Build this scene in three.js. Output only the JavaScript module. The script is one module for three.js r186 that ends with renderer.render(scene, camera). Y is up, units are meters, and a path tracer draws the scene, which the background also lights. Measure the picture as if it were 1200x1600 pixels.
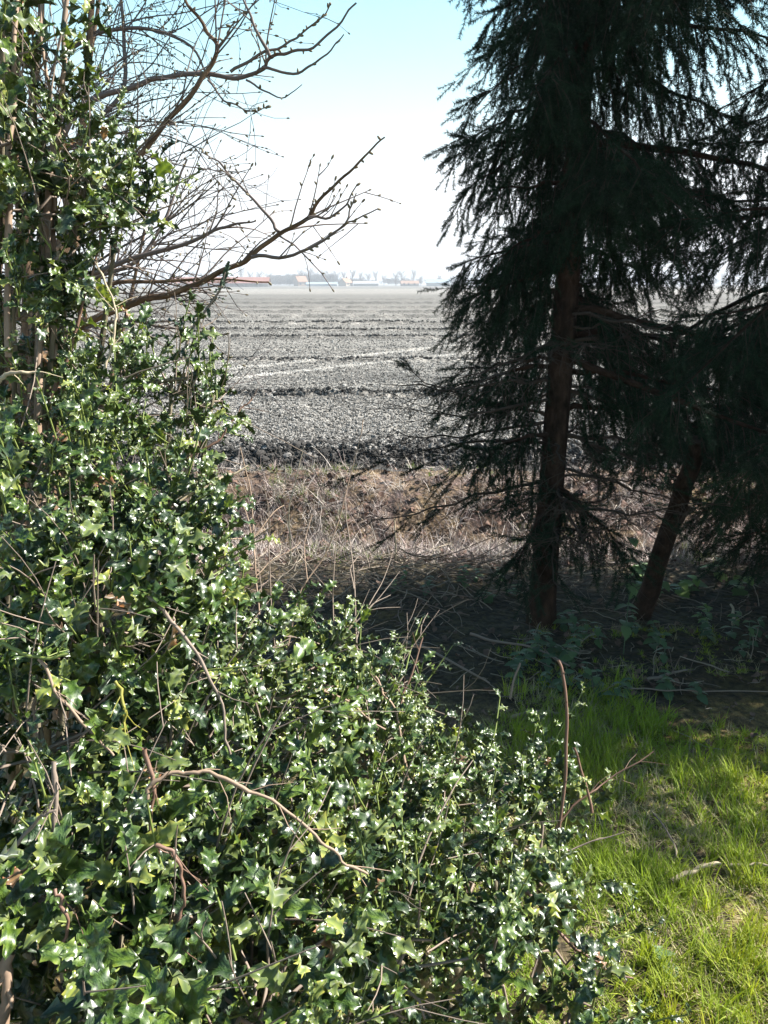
import * as THREE from 'three';

// ------------------------------------------------------------------ camera, sky, sun, exposure
const rad = THREE.MathUtils.degToRad;
const V = (x, y, z) => new THREE.Vector3(x, y, z);
const FOCAL = 1232, PITCH = rad(16.15), EYE = 1.6;
const scene = new THREE.Scene();
const camera = new THREE.PerspectiveCamera(66, 3 / 4, 0.05, 9000);
camera.position.set(0, EYE, 0);
camera.rotation.x = -PITCH;

const EXPOSURE = 3.2;
const SUN_AZ = rad(76), SUN_EL = rad(41);
const sunDir = V(Math.sin(SUN_AZ) * Math.cos(SUN_EL), Math.sin(SUN_EL), -Math.cos(SUN_AZ) * Math.cos(SUN_EL));
const sun = new THREE.DirectionalLight(new THREE.Color(1, 0.955, 0.87), 5);
sun.position.copy(sunDir).multiplyScalar(30);
sun.castShadow = true;
sun.shadow.mapSize.set(4096, 4096);
Object.assign(sun.shadow.camera, { left: -14, right: 14, top: 14, bottom: -14, near: 1, far: 80 });
scene.add(sun, sun.target);

function makeSky() {
  const w = 512, h = 256, d = new Float32Array(w * h * 4);
  const stops = [[0, 0.39, 0.4, 0.41], [7, 0.37, 0.395, 0.41], [10, 0.29, 0.375, 0.4], [14, 0.215, 0.35, 0.395], [18, 0.165, 0.31, 0.385], [35, 0.045, 0.115, 0.185], [60, 0.024, 0.06, 0.112], [90, 0.018, 0.045, 0.096]];
  for (let j = 0; j < h; j++) {
    const el = ((j + 0.5) / h - 0.5) * 180, e = Math.max(el, 0);
    let k = 0; while (k < stops.length - 2 && stops[k + 1][0] < e) k++;
    const a = stops[k], b = stops[k + 1], t = Math.min(1, (e - a[0]) / (b[0] - a[0]));
    for (let i = 0; i < w; i++) {
      const az = ((i + 0.5) / w - 0.5) * 2 * Math.PI, ce = Math.cos(rad(e));
      const cg = ce * Math.cos(az) * sunDir.x + Math.sin(rad(e)) * sunDir.y + ce * Math.sin(az) * sunDir.z;
      const g = Math.acos(Math.min(1, Math.max(-1, cg))), glow = 0.55 * Math.exp(-g * 4.5), f = 0.62 + 0.72 * (1 + cg) / 2;
      const o = (j * w + i) * 4;
      for (let c = 0; c < 3; c++) d[o + c] = (a[c + 1] + (b[c + 1] - a[c + 1]) * t) * f + glow * [1, 0.98, 0.93][c];
      d[o + 3] = 1;
    }
  }
  const t = new THREE.DataTexture(d, w, h, THREE.RGBAFormat, THREE.FloatType);
  t.mapping = THREE.EquirectangularReflectionMapping; t.magFilter = t.minFilter = THREE.LinearFilter; t.needsUpdate = true;
  return t;
}
scene.background = makeSky();
scene.environment = scene.background;
scene.fog = new THREE.FogExp2(new THREE.Color(0.86, 0.91, 1.0), 0.00085);
const renderer = new THREE.WebGLRenderer({ antialias: true });
renderer.setSize(768, 1024);
renderer.toneMapping = THREE.LinearToneMapping;
renderer.toneMappingExposure = EXPOSURE;
renderer.shadowMap.enabled = true;

// ------------------------------------------------------------------ helpers
function rng(seed) { let a = seed >>> 0; return () => { a = (a + 0x6D2B79F5) | 0; let t = Math.imul(a ^ (a >>> 15), 1 | a); t = (t + Math.imul(t ^ (t >>> 7), 61 | t)) ^ t; return ((t ^ (t >>> 14)) >>> 0) / 4294967296; }; }
const R = (r, a, b) => a + (b - a) * r();
function unit(r) { const z = R(r, -1, 1), a = R(r, 0, Math.PI * 2), s = Math.sqrt(1 - z * z); return V(s * Math.cos(a), z, s * Math.sin(a)); }
const pick = (r, a) => a[Math.floor(r() * a.length)];
const sst = (a, b, x) => { const t = Math.min(1, Math.max(0, (x - a) / (b - a))); return t * t * (3 - 2 * t); };
function hash(x, y) { let h = Math.imul(x, 374761393) ^ Math.imul(y, 668265263); h = Math.imul(h ^ (h >>> 13), 1274126177); return ((h ^ (h >>> 16)) >>> 0) / 4294967296; }
function noise(x, y) {
  const i = Math.floor(x), j = Math.floor(y), u = x - i, v = y - j, a = u * u * (3 - 2 * u), b = v * v * (3 - 2 * v);
  return (hash(i, j) * (1 - a) + hash(i + 1, j) * a) * (1 - b) + (hash(i, j + 1) * (1 - a) + hash(i + 1, j + 1) * a) * b;
}
const fbm = (x, y, n = 4) => { let s = 0, a = 0.5; for (let k = 0; k < n; k++) { s += a * noise(x, y); x = x * 2.03 + 17.1; y = y * 2.03 + 9.7; a *= 0.5; } return s; };
const cosP = Math.cos(-PITCH), sinP = Math.sin(-PITCH);
// a point of the place seen along a given line of sight, at a given distance; and the reverse
function P(px, py, d) { const x = (px - 600) / FOCAL * d, y = -(py - 800) / FOCAL * d; return V(x, y * cosP + d * sinP + EYE, y * sinP - d * cosP); }
function G(px, py, h = 0) { const a = P(px, py, 1), t = (h - EYE) / (a.y - EYE); return V(a.x * t, h, a.z * t); }
function project(p) { const y = p.y - EYE, d = -(y * -sinP + p.z * cosP), yy = y * cosP + p.z * sinP; return [600 + p.x / d * FOCAL, 800 - yy / d * FOCAL, d]; }

const ORD = ['first', 'second', 'third', 'fourth', 'fifth', 'sixth', 'seventh', 'eighth', 'ninth', 'tenth', 'eleventh', 'twelfth', 'thirteenth', 'fourteenth', 'fifteenth'];
const taken = {};
function numbered(n) { taken[n] = (taken[n] ?? -1) + 1; return taken[n] ? `${n}_${String(taken[n]).padStart(3, '0')}` : n; }
function tag(o, label, category, group, kind) { if (label) o.userData.label = label; if (category) o.userData.category = category; if (group) o.userData.group = group; if (kind) o.userData.kind = kind; return o; }
function thing(name, label, category, pos, group) { const g = new THREE.Group(); g.name = numbered(name); if (pos) g.position.copy(pos); scene.add(g); return tag(g, label, category, group); }
function part(name, geo, mat, parent) { const m = new THREE.Mesh(geo, mat); m.name = parent === scene ? numbered(name) : name; parent.add(m); return m; }
function stuffInst(name, geo, mat, list, parent) {
  const m = new THREE.InstancedMesh(geo, mat, list.length); m.name = parent === scene ? numbered(name) : name;
  list.forEach((e, i) => { m.setMatrixAt(i, e.m); if (e.c) m.setColorAt(i, e.c); });
  m.userData.kind = 'stuff'; parent.add(m); return m;
}
class MB {
  constructor() { this.p = []; this.n = []; this.u = []; this.i = []; this.c = null; }
  get count() { return this.p.length / 3; }
  tube(pts, r0, r1, sides = 5, o = {}) {
    const n = pts.length, base = this.count, t = V(), nx = V(), ny = V(), q = V();
    for (let k = 0; k < n; k++) {
      t.subVectors(pts[Math.min(n - 1, k + 1)], pts[Math.max(0, k - 1)]).normalize();
      if (k === 0) nx.set(Math.abs(t.y) > 0.9 ? 1 : 0, Math.abs(t.y) > 0.9 ? 0 : 1, 0);
      nx.addScaledVector(t, -nx.dot(t)).normalize(); ny.crossVectors(t, nx);
      const f = k / (n - 1), r = o.rad ? o.rad(f) : r0 + (r1 - r0) * f;
      for (let s = 0; s <= sides; s++) {
        const a = s / sides * Math.PI * 2, wob = o.wob ? 1 + o.wob * (noise(s % sides * 3.1 + (o.seed || 0), k * 0.7) - 0.5) : 1;
        q.copy(nx).multiplyScalar(Math.cos(a)).addScaledVector(ny, Math.sin(a));
        this.p.push(pts[k].x + q.x * r * wob, pts[k].y + q.y * r * wob, pts[k].z + q.z * r * wob); this.n.push(q.x, q.y, q.z); this.u.push(s / sides * Math.max(0.02, 6.28 * r0), f * (o.len || 1));
      }
    }
    for (let k = 0; k < n - 1; k++) for (let s = 0; s < sides; s++) { const a = base + k * (sides + 1) + s, b = a + sides + 1; this.i.push(a, a + 1, b, a + 1, b + 1, b); }
    if (o.cap) { const c = this.count, e = pts[n - 1]; const nn = V().subVectors(e, pts[n - 2]).normalize(); this.p.push(e.x, e.y, e.z); this.n.push(nn.x, nn.y, nn.z); this.u.push(0, 0); const l = base + (n - 1) * (sides + 1); for (let s = 0; s < sides; s++) this.i.push(l + s, l + s + 1, c); }
    return this;
  }
  tri(a, b, c, nor) { const o = this.count; for (const q of [a, b, c]) { this.p.push(q.x, q.y, q.z); this.n.push(nor.x, nor.y, nor.z); this.u.push(q.x, q.z); } this.i.push(o, o + 1, o + 2); return this; }
  quad(a, b, c, d) { const n = V().subVectors(b, a).cross(V().subVectors(d, a)).normalize(); this.tri(a, b, c, n); return this.tri(a, c, d, n); }
  box(x0, x1, y0, y1, z0, z1) {
    const v = (a, b, c) => V(a ? x1 : x0, b ? y1 : y0, c ? z1 : z0);
    return this.quad(v(0, 0, 1), v(1, 0, 1), v(1, 1, 1), v(0, 1, 1)).quad(v(1, 0, 0), v(0, 0, 0), v(0, 1, 0), v(1, 1, 0)).quad(v(1, 0, 1), v(1, 0, 0), v(1, 1, 0), v(1, 1, 1)).quad(v(0, 0, 0), v(0, 0, 1), v(0, 1, 1), v(0, 1, 0)).quad(v(0, 1, 1), v(1, 1, 1), v(1, 1, 0), v(0, 1, 0)).quad(v(0, 0, 0), v(1, 0, 0), v(1, 0, 1), v(0, 0, 1));
  }
  geo() {
    const g = new THREE.BufferGeometry();
    g.setAttribute('position', new THREE.Float32BufferAttribute(this.p, 3)); g.setAttribute('normal', new THREE.Float32BufferAttribute(this.n, 3)); g.setAttribute('uv', new THREE.Float32BufferAttribute(this.u, 2));
    if (this.c) g.setAttribute('color', new THREE.Float32BufferAttribute(this.c, 3));
    g.setIndex(this.i); return g;
  }
}
function smooth(pts, per = 5) { return new THREE.CatmullRomCurve3(pts, false, 'centripetal').getPoints((pts.length - 1) * per); }
function crooked(r, pts, amp) { const a = R(r, 0, 99), b = R(r, 0, 99), c = R(r, 0, 99), q = (o, k) => (noise(o + k * 0.38, o) - 0.5) * 2.6; return pts.map((p, k) => k ? p.clone().add(V(q(a, k), q(b, k), q(c, k)).multiplyScalar(amp)) : p.clone()); }
const col = (r, g, b) => new THREE.Color().setRGB(r, g, b);
function noiseTex(w, h, fn, srgb) {
  const d = new Uint8Array(w * h * 4);
  for (let y = 0; y < h; y++) for (let x = 0; x < w; x++) { const c = fn(x, y), o = (y * w + x) * 4; d[o] = Math.max(0, Math.min(255, c[0])); d[o + 1] = Math.max(0, Math.min(255, c[1])); d[o + 2] = Math.max(0, Math.min(255, c[2])); d[o + 3] = 255; }
  const t = new THREE.DataTexture(d, w, h); t.wrapS = t.wrapT = THREE.RepeatWrapping; t.magFilter = THREE.LinearFilter; t.minFilter = THREE.LinearMipmapLinearFilter; t.generateMipmaps = true; if (srgb) t.colorSpace = THREE.SRGBColorSpace; t.needsUpdate = true; return t;
}
const tileFbm = (x, y, n, f) => { let s = 0, a = 0.5; for (let k = 0; k < 4; k++) { const m = f, X = x / n * m, Y = y / n * m, i = Math.floor(X), j = Math.floor(Y), u = X - i, v = Y - j, aa = u * u * (3 - 2 * u), bb = v * v * (3 - 2 * v), q = (p, o) => hash((p % m) + k * 71, (o % m) + k * 133); s += a * ((q(i, j) * (1 - aa) + q(i + 1, j) * aa) * (1 - bb) + (q(i, j + 1) * (1 - aa) + q(i + 1, j + 1) * aa) * bb); f *= 2; a *= 0.5; } return s; };

// ------------------------------------------------------------------ materials
const barkBump = noiseTex(256, 256, (x, y) => { const v = 255 * tileFbm(x, y * 1, 256, 16) + 60 * (hash(x, y >> 2) - 0.5); return [v, v, v]; });
barkBump.repeat.set(6, 3);
const barkTone = noiseTex(256, 256, (x, y) => { const v = 170 + 220 * (tileFbm(x, y, 256, 8) - 0.35) + 30 * (hash(x, y) - 0.5); return [v * 1.02, v, v * 0.97]; }, true);
barkTone.repeat.set(5, 2.5);
const bark = (r, g, b, rough = 0.85, bump = 0.006) => new THREE.MeshPhysicalMaterial({ specularIntensity: 0.3, color: col(r, g, b), map: barkTone, roughness: rough, bumpMap: barkBump, bumpScale: bump });
const M = {
  spruceBark: bark(0.07, 0.045, 0.033, 0.95, 0.012),
  deadBranch: new THREE.MeshPhysicalMaterial({ specularIntensity: 0.2, color: col(0.06, 0.047, 0.038), roughness: 0.95 }),
  hazelBark: bark(0.27, 0.18, 0.12, 0.75, 0.004),
  hazelTwig: new THREE.MeshStandardMaterial({ color: col(0.13, 0.098, 0.085), roughness: 0.7 }),
  thicketTwig: new THREE.MeshStandardMaterial({ color: col(0.115, 0.085, 0.085), roughness: 0.75 }),
  bud: new THREE.MeshStandardMaterial({ color: col(0.15, 0.12, 0.07), roughness: 0.7 }),
  hollyBark: bark(0.3, 0.27, 0.2, 0.8, 0.004),
  hollyGreen: new THREE.MeshStandardMaterial({ color: col(0.16, 0.2, 0.05), roughness: 0.5 }),
  paleTwig: new THREE.MeshStandardMaterial({ color: col(0.26, 0.18, 0.125), roughness: 0.7 }),
  redTwig: new THREE.MeshStandardMaterial({ color: col(0.17, 0.095, 0.065), roughness: 0.6 }),
  greyTwig: new THREE.MeshStandardMaterial({ color: col(0.22, 0.17, 0.135), roughness: 0.8 }),
  straw: new THREE.MeshStandardMaterial({ color: col(0.38, 0.31, 0.215), roughness: 0.85 }),
  soil: null,
};
const leafSheet = (c, o = {}) => new THREE.MeshPhysicalMaterial({ color: c, vertexColors: true, roughness: 0.95, transmission: 0.34, thickness: 0, clearcoat: 1, clearcoatRoughness: 0.28, side: THREE.DoubleSide, ...o });

// ------------------------------------------------------------------ ground
let tracks = [];
// two pale wheel tracks crossing the field on a slant
function trackAt(x, z) { let t = 0; for (const [a, b] of tracks) { const dx = b.x - a.x, dz = b.z - a.z, l = Math.hypot(dx, dz), u = ((x - a.x) * dx + (z - a.z) * dz) / l, w = Math.abs((x - a.x) * dz - (z - a.z) * dx) / l; if (u > -3 && u < l + 9) t = Math.max(t, 1 - sst(0.05, 0.26, w * (0.7 + 0.7 * noise(x * 3, z * 3)))); } return t; }
const DITCH0 = -4.75, FIELD0 = -6.9;
function groundH(x, z) {
  if (z > DITCH0) return 0.03 * (fbm(x * 1.3 + 5, z * 1.3, 3) - 0.45) + 0.012 * (noise(x * 14, z * 14) - 0.5) - 0.05 * sst(-4.2, DITCH0, z);
  if (z > FIELD0) {
    const d = -0.05 - 0.5 * sst(DITCH0, -5.45, z) * (1 - sst(-5.7, -6.75, z)) + 0.02 * sst(-6.2, FIELD0, z);
    return d + 0.16 * (fbm(x * 2.1, z * 2.6, 4) - 0.47);
  }
  const far = -z, fine = 1 / (1 + (far / 14) ** 2);
  let h = 0.03 * (fbm(x * 3.1, z * 3.1, 3) - 0.47) * 2 * fine + 0.03 * (noise(x * 11, z * 11) - 0.5) * fine + 0.035 * (noise(x * 23 + 3, z * 23) - 0.5) * fine;
  h += 0.07 * Math.exp(-(((z + 7.75 + 0.12 * (noise(x * 0.9, 3) - 0.5)) / 0.24) ** 2)) - 0.1 * Math.exp(-(((z + 7.28) / 0.22) ** 2)) * (0.5 + noise(x * 2.2, 7));
  for (const [f, a, w] of [[11.9, 0.07, 0.13], [17.5, 0.04, 0.16], [20.5, 0.03, 0.2], [25, 0.07, 0.25], [29, 0.06, 0.25], [34, 0.09, 0.35], [41, 0.12, 0.4], [48, 0.12, 0.5], [57, 0.12, 0.6], [70, 0.13, 0.8], [85, 0.14, 1]]) {
    const zz = z + f + 0.08 * (noise(x * 0.7, f) - 0.5); if (Math.abs(zz) < 4 * w) h += a * Math.exp(-((zz / w) ** 2)) * (0.55 + 0.9 * noise(x * 3, f)) - 0.8 * a * Math.exp(-(((zz - 1.7 * w) / w) ** 2));
  }
  return h;
}
function sheet(xs, zs, xOf, colOf) {
  const g = new THREE.BufferGeometry(), nx = xs.length, nz = zs.length, p = new Float32Array(nx * nz * 3), u = new Float32Array(nx * nz * 2), c = new Float32Array(nx * nz * 3), id = [];
  for (let j = 0; j < nz; j++) for (let i = 0; i < nx; i++) {
    const k = j * nx + i, z = zs[j], x = xOf ? xOf(xs[i], z) : xs[i]; p.set([x, groundH(x, z), z], k * 3); u.set([x, z], k * 2); c.set(colOf(x, z), k * 3);
    if (i && j) { const a = k - nx - 1, b = k - nx, d = k - 1; id.push(a, b, d, b, k, d); }
  }
  g.setAttribute('position', new THREE.BufferAttribute(p, 3)); g.setAttribute('uv', new THREE.BufferAttribute(u, 2)); g.setAttribute('color', new THREE.BufferAttribute(c, 3)); g.setIndex(id); g.computeVertexNormals(); return g;
}
const lin = (a, b, n) => Array.from({ length: n + 1 }, (_, k) => a + (b - a) * k / n);
const speck = noiseTex(1024, 1024, (x, y) => { const f = tileFbm(x, y, 1024, 48), g = tileFbm(x, y, 1024, 10), h = hash(x, y); let v = 205 + 230 * (f - 0.47) + 80 * (g - 0.47) + 46 * (h - 0.5); if (f < 0.4) v -= 50; return [v, v * 0.985, v * 0.965]; }, true);
speck.repeat.set(1 / 2.6, 1 / 2.6);
const speckBump = noiseTex(512, 512, (x, y) => { const v = 255 * tileFbm(x, y, 512, 40); return [v, v, v]; }); speckBump.repeat.set(1 / 1.3, 1 / 1.3);
const litterTex = noiseTex(1024, 1024, (x, y) => { const f = tileFbm(x, y, 1024, 64), g = tileFbm(y, x, 1024, 9), h = hash(x >> 1, y >> 2); const v = 195 + 230 * (f - 0.47) + 70 * (h - 0.5); const k = 1 + 0.5 * (g - 0.45); return [v * k, v * 0.93 * k, v * 0.84]; }, true); litterTex.repeat.set(1 / 1.1, 1 / 1.1);
M.field = new THREE.MeshStandardMaterial({ vertexColors: true, map: speck, bumpMap: speckBump, bumpScale: 0.03, roughness: 1 });
M.litter = new THREE.MeshStandardMaterial({ vertexColors: true, map: litterTex, bumpMap: speckBump, bumpScale: 0.02, roughness: 1 });

tag(part('ground', new THREE.PlaneGeometry(9000, 9000).rotateX(-Math.PI / 2).translate(0, -1.2, 0), new THREE.MeshStandardMaterial({ color: col(0.12, 0.1, 0.08), roughness: 1 }), scene), 'flat dark earth stretching to the horizon', 'ground', null, 'structure');
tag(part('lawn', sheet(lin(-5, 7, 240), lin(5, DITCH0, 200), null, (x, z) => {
  const m = sst(0.35, 0.6, fbm(x * 1.7, z * 1.7, 4)), k = 0.8 + 0.5 * noise(x * 9, z * 9); return ((q) => [(0.13 + 0.05 * m) * k * q, (0.115 + 0.03 * m) * k * q, 0.065 * k * q])(z < -2.6 - 0.5 * noise(x * 2, z * 2) ? 0.4 : 1);  // dark needle-litter earth under the spruces; their shade is deepened in its colour
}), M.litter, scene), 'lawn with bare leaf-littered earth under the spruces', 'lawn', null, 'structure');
tag(part('ditch_bank', sheet(lin(-9, 12, 340), lin(DITCH0, FIELD0, 60), null, (x, z) => {
  const m = fbm(x * 2.3 + 9, z * 2.3, 4), k = 0.75 + 0.6 * noise(x * 12, z * 12); return m > 0.5 ? [0.2 * k, 0.16 * k, 0.135 * k] : [0.12 * k, 0.09 * k, 0.075 * k];
}), M.litter, scene), 'shallow ditch bank of dead grass and brown leaves', 'ditch bank', null, 'structure');
{
  const us = []; for (let k = -230; k <= 230; k++) us.push(k / 230 * 0.72); for (const e of [0.9, 1.3, 2, 3.5, 6]) { us.push(e); us.unshift(-e); }
  const zs = []; for (let k = 0; k <= 640; k++) zs.push(FIELD0 * Math.exp(k / 640 * Math.log(3200 / -FIELD0)));
  tracks = [[G(370, 590), G(760, 548)], [G(380, 574), G(740, 537)]];
  const track = (x, z) => trackAt(x, z);
  tag(part('field', sheet(us, zs, (u, z) => u * (-z + 2), (x, z) => {
    const d = -z; let v = 0.27;
    v -= 0.07 * sst(52, 70, d) * (1 - sst(112, 135, d)); v += 0.07 * sst(125, 150, d) * (1 - sst(240, 280, d)); v -= 0.06 * sst(250, 300, d);
    v *= 0.8 + 0.4 * fbm(x * 0.05, z * 0.35, 3) + 0.18 * (fbm(x * 1.6, z * 1.6, 3) - 0.3);
    const m = 0.12 * sst(0.45, 0.65, fbm(x * 0.6 + 40, z * 2.2, 3)) * (1 - sst(15, 60, d)); v -= m;
    v += 0.24 * track(x, z);
    const peat = 1 - sst(7.75, 8.15, d + 0.5 * (noise(x * 3, z * 3) - 0.5)); v += (0.045 - v) * peat;
    for (const f of [11.9, 25, 29, 34, 41, 48, 57, 70]) v += (0.1 - v) * 0.75 * Math.exp(-(((d - f + 0.12) / (0.012 * f + 0.02)) ** 2)) * sst(0.3, 0.55, noise(x * 1.3, f * 3));
    return [v, v * 0.955, v * 0.9];
  }), M.field, scene), 'wide bare ploughed field reaching to the horizon', 'field', null, 'structure');
}

// ------------------------------------------------------------------ clods, dead grass, lawn
const mat4 = (p, q, s) => new THREE.Matrix4().compose(p, q, typeof s === 'number' ? V(s, s, s) : s);
const quatE = (x, y, z) => new THREE.Quaternion().setFromEuler(new THREE.Euler(x, y, z, 'YXZ'));
{
  const r = rng(11);
  const clods = [0, 1, 2].map((k) => {
    const g = new THREE.IcosahedronGeometry(1, 1), p = g.attributes.position;
    for (let i = 0; i < p.count; i++) { const v = V().fromBufferAttribute(p, i), f = 0.6 + 0.75 * noise(v.x * 1.7 + k * 9, v.y * 1.7 + v.z * 2.3 + k * 5); v.multiplyScalar(f); p.setXYZ(i, v.x, v.y * 0.75, v.z); }
    g.computeVertexNormals(); return g;
  });
  const lists = [[], [], []];
  const mat = new THREE.MeshStandardMaterial({ color: col(1, 1, 1), roughness: 1 });
  const put = (x, z, s, c) => lists[Math.floor(r() * 3)].push({ m: mat4(V(x, groundH(x, z) + s * 0.2, z), quatE(R(r, -1, 1), R(r, 0, 6.3), R(r, -1, 1)), V(s * R(r, 0.7, 1.4), s * R(r, 0.6, 1.1), s * R(r, 0.7, 1.4))), c });
  for (let k = 0; k < 190000; k++) {
    const d = 7.6 * Math.exp(r() * r() * Math.log(48 / 7.6) * 1.0), x = R(r, -0.66, 0.66) * (d + 2), z = -d;
    const onTrack = d > 12 && d < 26 && trackAt(x, z) > 0.4, dry = onTrack || r() < 0.66, v = onTrack ? R(r, 0.36, 0.5) : dry ? R(r, 0.14, 0.34) : R(r, 0.04, 0.09);
    put(x, z, R(r, 0.005, 0.0125) * (0.55 + d / 18) * (r() < 0.05 ? 1.7 : 1), col(v, v * 0.955, v * 0.9));
  }
  for (let k = 0; k < 12000; k++) {
    const x = R(r, -6.2, 7.2), z = -7.35 - 0.55 * Math.abs(R(r, -1, 1) + R(r, -1, 1)) * 0.9, pale = r() < 0.1, v = pale ? R(r, 0.14, 0.24) : R(r, 0.02, 0.05);
    put(x, z + 0.15 * (noise(x * 1.1, 5) - 0.5), R(r, 0.007, 0.026) * (r() < 0.08 ? 1.8 : 1), col(v, v * 0.93, v * 0.88));
  }
  for (let k = 0; k < 5200; k++) { const f = pick(r, [11.9, 11.9, 17.5, 25, 29, 34]), x = R(r, -0.6, 0.6) * (f + 2), v = R(r, 0.025, 0.06); put(x, -f + R(r, -0.16, 0.1), R(r, 0.012, 0.03) * (0.7 + f / 30), col(v, v * 0.94, v * 0.88)); }
  const g = tag(new THREE.Group(), 'loose pale and black clods of earth strewn over the field', 'soil clods', null, 'stuff'); g.name = 'soil_clods'; scene.add(g);
  lists.forEach((l, k) => stuffInst('clods', clods[k], mat, l, g));
}
// blades: bent strips, one tuft is a fan of them
function tuft(r, n, len, wid, spread, bend, seg = 3) {
  const b = new MB(); b.c = [];
  for (let k = 0; k < n; k++) {
    const az = R(r, 0, 6.283), tilt = R(r, 0.05, 1) * spread, L = len * R(r, 0.5, 1.15), w = wid * R(r, 0.6, 1.2), out = V(Math.cos(az), 0, Math.sin(az)), side = V(-Math.sin(az), 0, Math.cos(az));
    const base = V(R(r, -1, 1), 0, R(r, -1, 1)).multiplyScalar(len * 0.22); let ang = tilt; const p = base.clone(), o = b.count; const t = R(r, 0.75, 1.2);
    for (let s = 0; s <= seg; s++) {
      const ww = w * (1 - (s / seg) ** 1.6) + 0.00012, nn = V().copy(out).multiplyScalar(-Math.cos(ang)).setY(Math.sin(ang));
      for (const e of [-1, 1]) { const q = p.clone().addScaledVector(side, e * ww * 0.5); b.p.push(q.x, q.y, q.z); b.n.push(nn.x, nn.y, nn.z); b.u.push(e, s / seg); b.c.push(t, t, t * R(r, 0.85, 1.1)); }
      p.addScaledVector(out, Math.sin(ang) * L / seg).addScaledVector(V(0, 1, 0), Math.cos(ang) * L / seg); ang += bend * R(r, 0.4, 1.3) / seg;
    }
    for (let s = 0; s < seg; s++) { const a = o + s * 2; b.i.push(a, a + 1, a + 2, a + 1, a + 3, a + 2); }
  }
  return b.geo();
}
const bladeMat = new THREE.MeshPhysicalMaterial({ color: col(1, 1, 1), vertexColors: true, roughness: 0.9, transmission: 0.5, thickness: 0, specularIntensity: 0.4, clearcoat: 0.25, clearcoatRoughness: 0.4, side: THREE.DoubleSide });
const dryMat = new THREE.MeshStandardMaterial({ color: col(1, 1, 1), vertexColors: true, roughness: 0.85, side: THREE.DoubleSide });
{
  const r = rng(21);
  const short = [0, 1, 2, 3].map(() => tuft(r, 15, 0.034, 0.0036, 1.25, 0.9)), tall = [0, 1, 2].map(() => tuft(r, 18, 0.1, 0.004, 0.6, 0.9, 4));
  const dry = [0, 1, 2].map(() => tuft(r, 14, 0.06, 0.002, 1.5, 0.6));
  const L = [[], [], [], [], [], [], [], [], [], []];
  const clumps = [[945, 1375, 0.11, 1], [1020, 1395, 0.1, 0.9], [905, 1350, 0.06, 0.8], [1120, 1225, 0.12, 0.8], [1050, 1195, 0.07, 0.6], [990, 1110, 0.2, 0.7], [900, 1180, 0.2, 0.7], [1170, 1520, 0.15, 0.7], [1070, 1560, 0.12, 0.6], [1190, 1330, 0.15, 0.6]].map(([a, b, s, h]) => [G(a, b), s, h]);
  for (let k = 0; k < 26000; k++) {
    const z = -0.75 - 2.75 * r() ** 0.8, x = R(r, -0.9, 3.4), p = V(x, groundH(x, z) - 0.004, z);
    const lush = fbm(x * 2.2 + 3, z * 2.2, 3) + 0.25 * sst(0.2, 0.6, x) - 0.6 * sst(-2.4, -2.8, z) - 0.08 * sst(-2.2, -2.6, z) - 0.25 * (1 - sst(-0.3, 0.4, x)); if (lush < R(r, 0.02, 0.38)) continue;
    const y = r(), warm = noise(x * 3, z * 3), c = col(0.24 + 0.15 * y * warm, 0.33 + 0.06 * y, 0.014 + 0.012 * r());
    let hgt = 0; for (const [q, s, h] of clumps) hgt = Math.max(hgt, h * Math.exp(-(((q.x - x) ** 2 + (q.z - z) ** 2) / (s * s))));
    const m = (sc) => mat4(p, quatE(R(r, -0.2, 0.2), R(r, 0, 6.3), R(r, -0.2, 0.2)), sc);
    if (r() < hgt * 0.8) L[4 + Math.floor(r() * 3)].push({ m: m(V(1, R(r, 0.6, 1.2), 1)), c }); else L[Math.floor(r() * 4)].push({ m: m(V(1, R(r, 0.5, 1.1), 1).multiplyScalar(R(r, 0.7, 1.25))), c });
    if (r() < 0.1 + 0.6 * (1 - sst(0.34, 0.54, fbm(x * 2.1 + 30, z * 2.1, 3)))) { const v = R(r, 0.6, 1.1); L[7 + Math.floor(r() * 3)].push({ m: m(R(r, 0.6, 1.2)), c: col(0.42 * v, 0.36 * v, 0.2 * v) }); }
  }
  const g = tag(new THREE.Group(), 'bright green lawn grass with longer tufts and dry blades', 'grass', null, 'stuff'); g.name = 'lawn_grass'; scene.add(g);
  [...short, ...tall].forEach((q, k) => stuffInst('grass_blades', q, bladeMat, L[k], g)); dry.forEach((q, k) => stuffInst('dry_blades', q, dryMat, L[7 + k], g));
}
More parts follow.
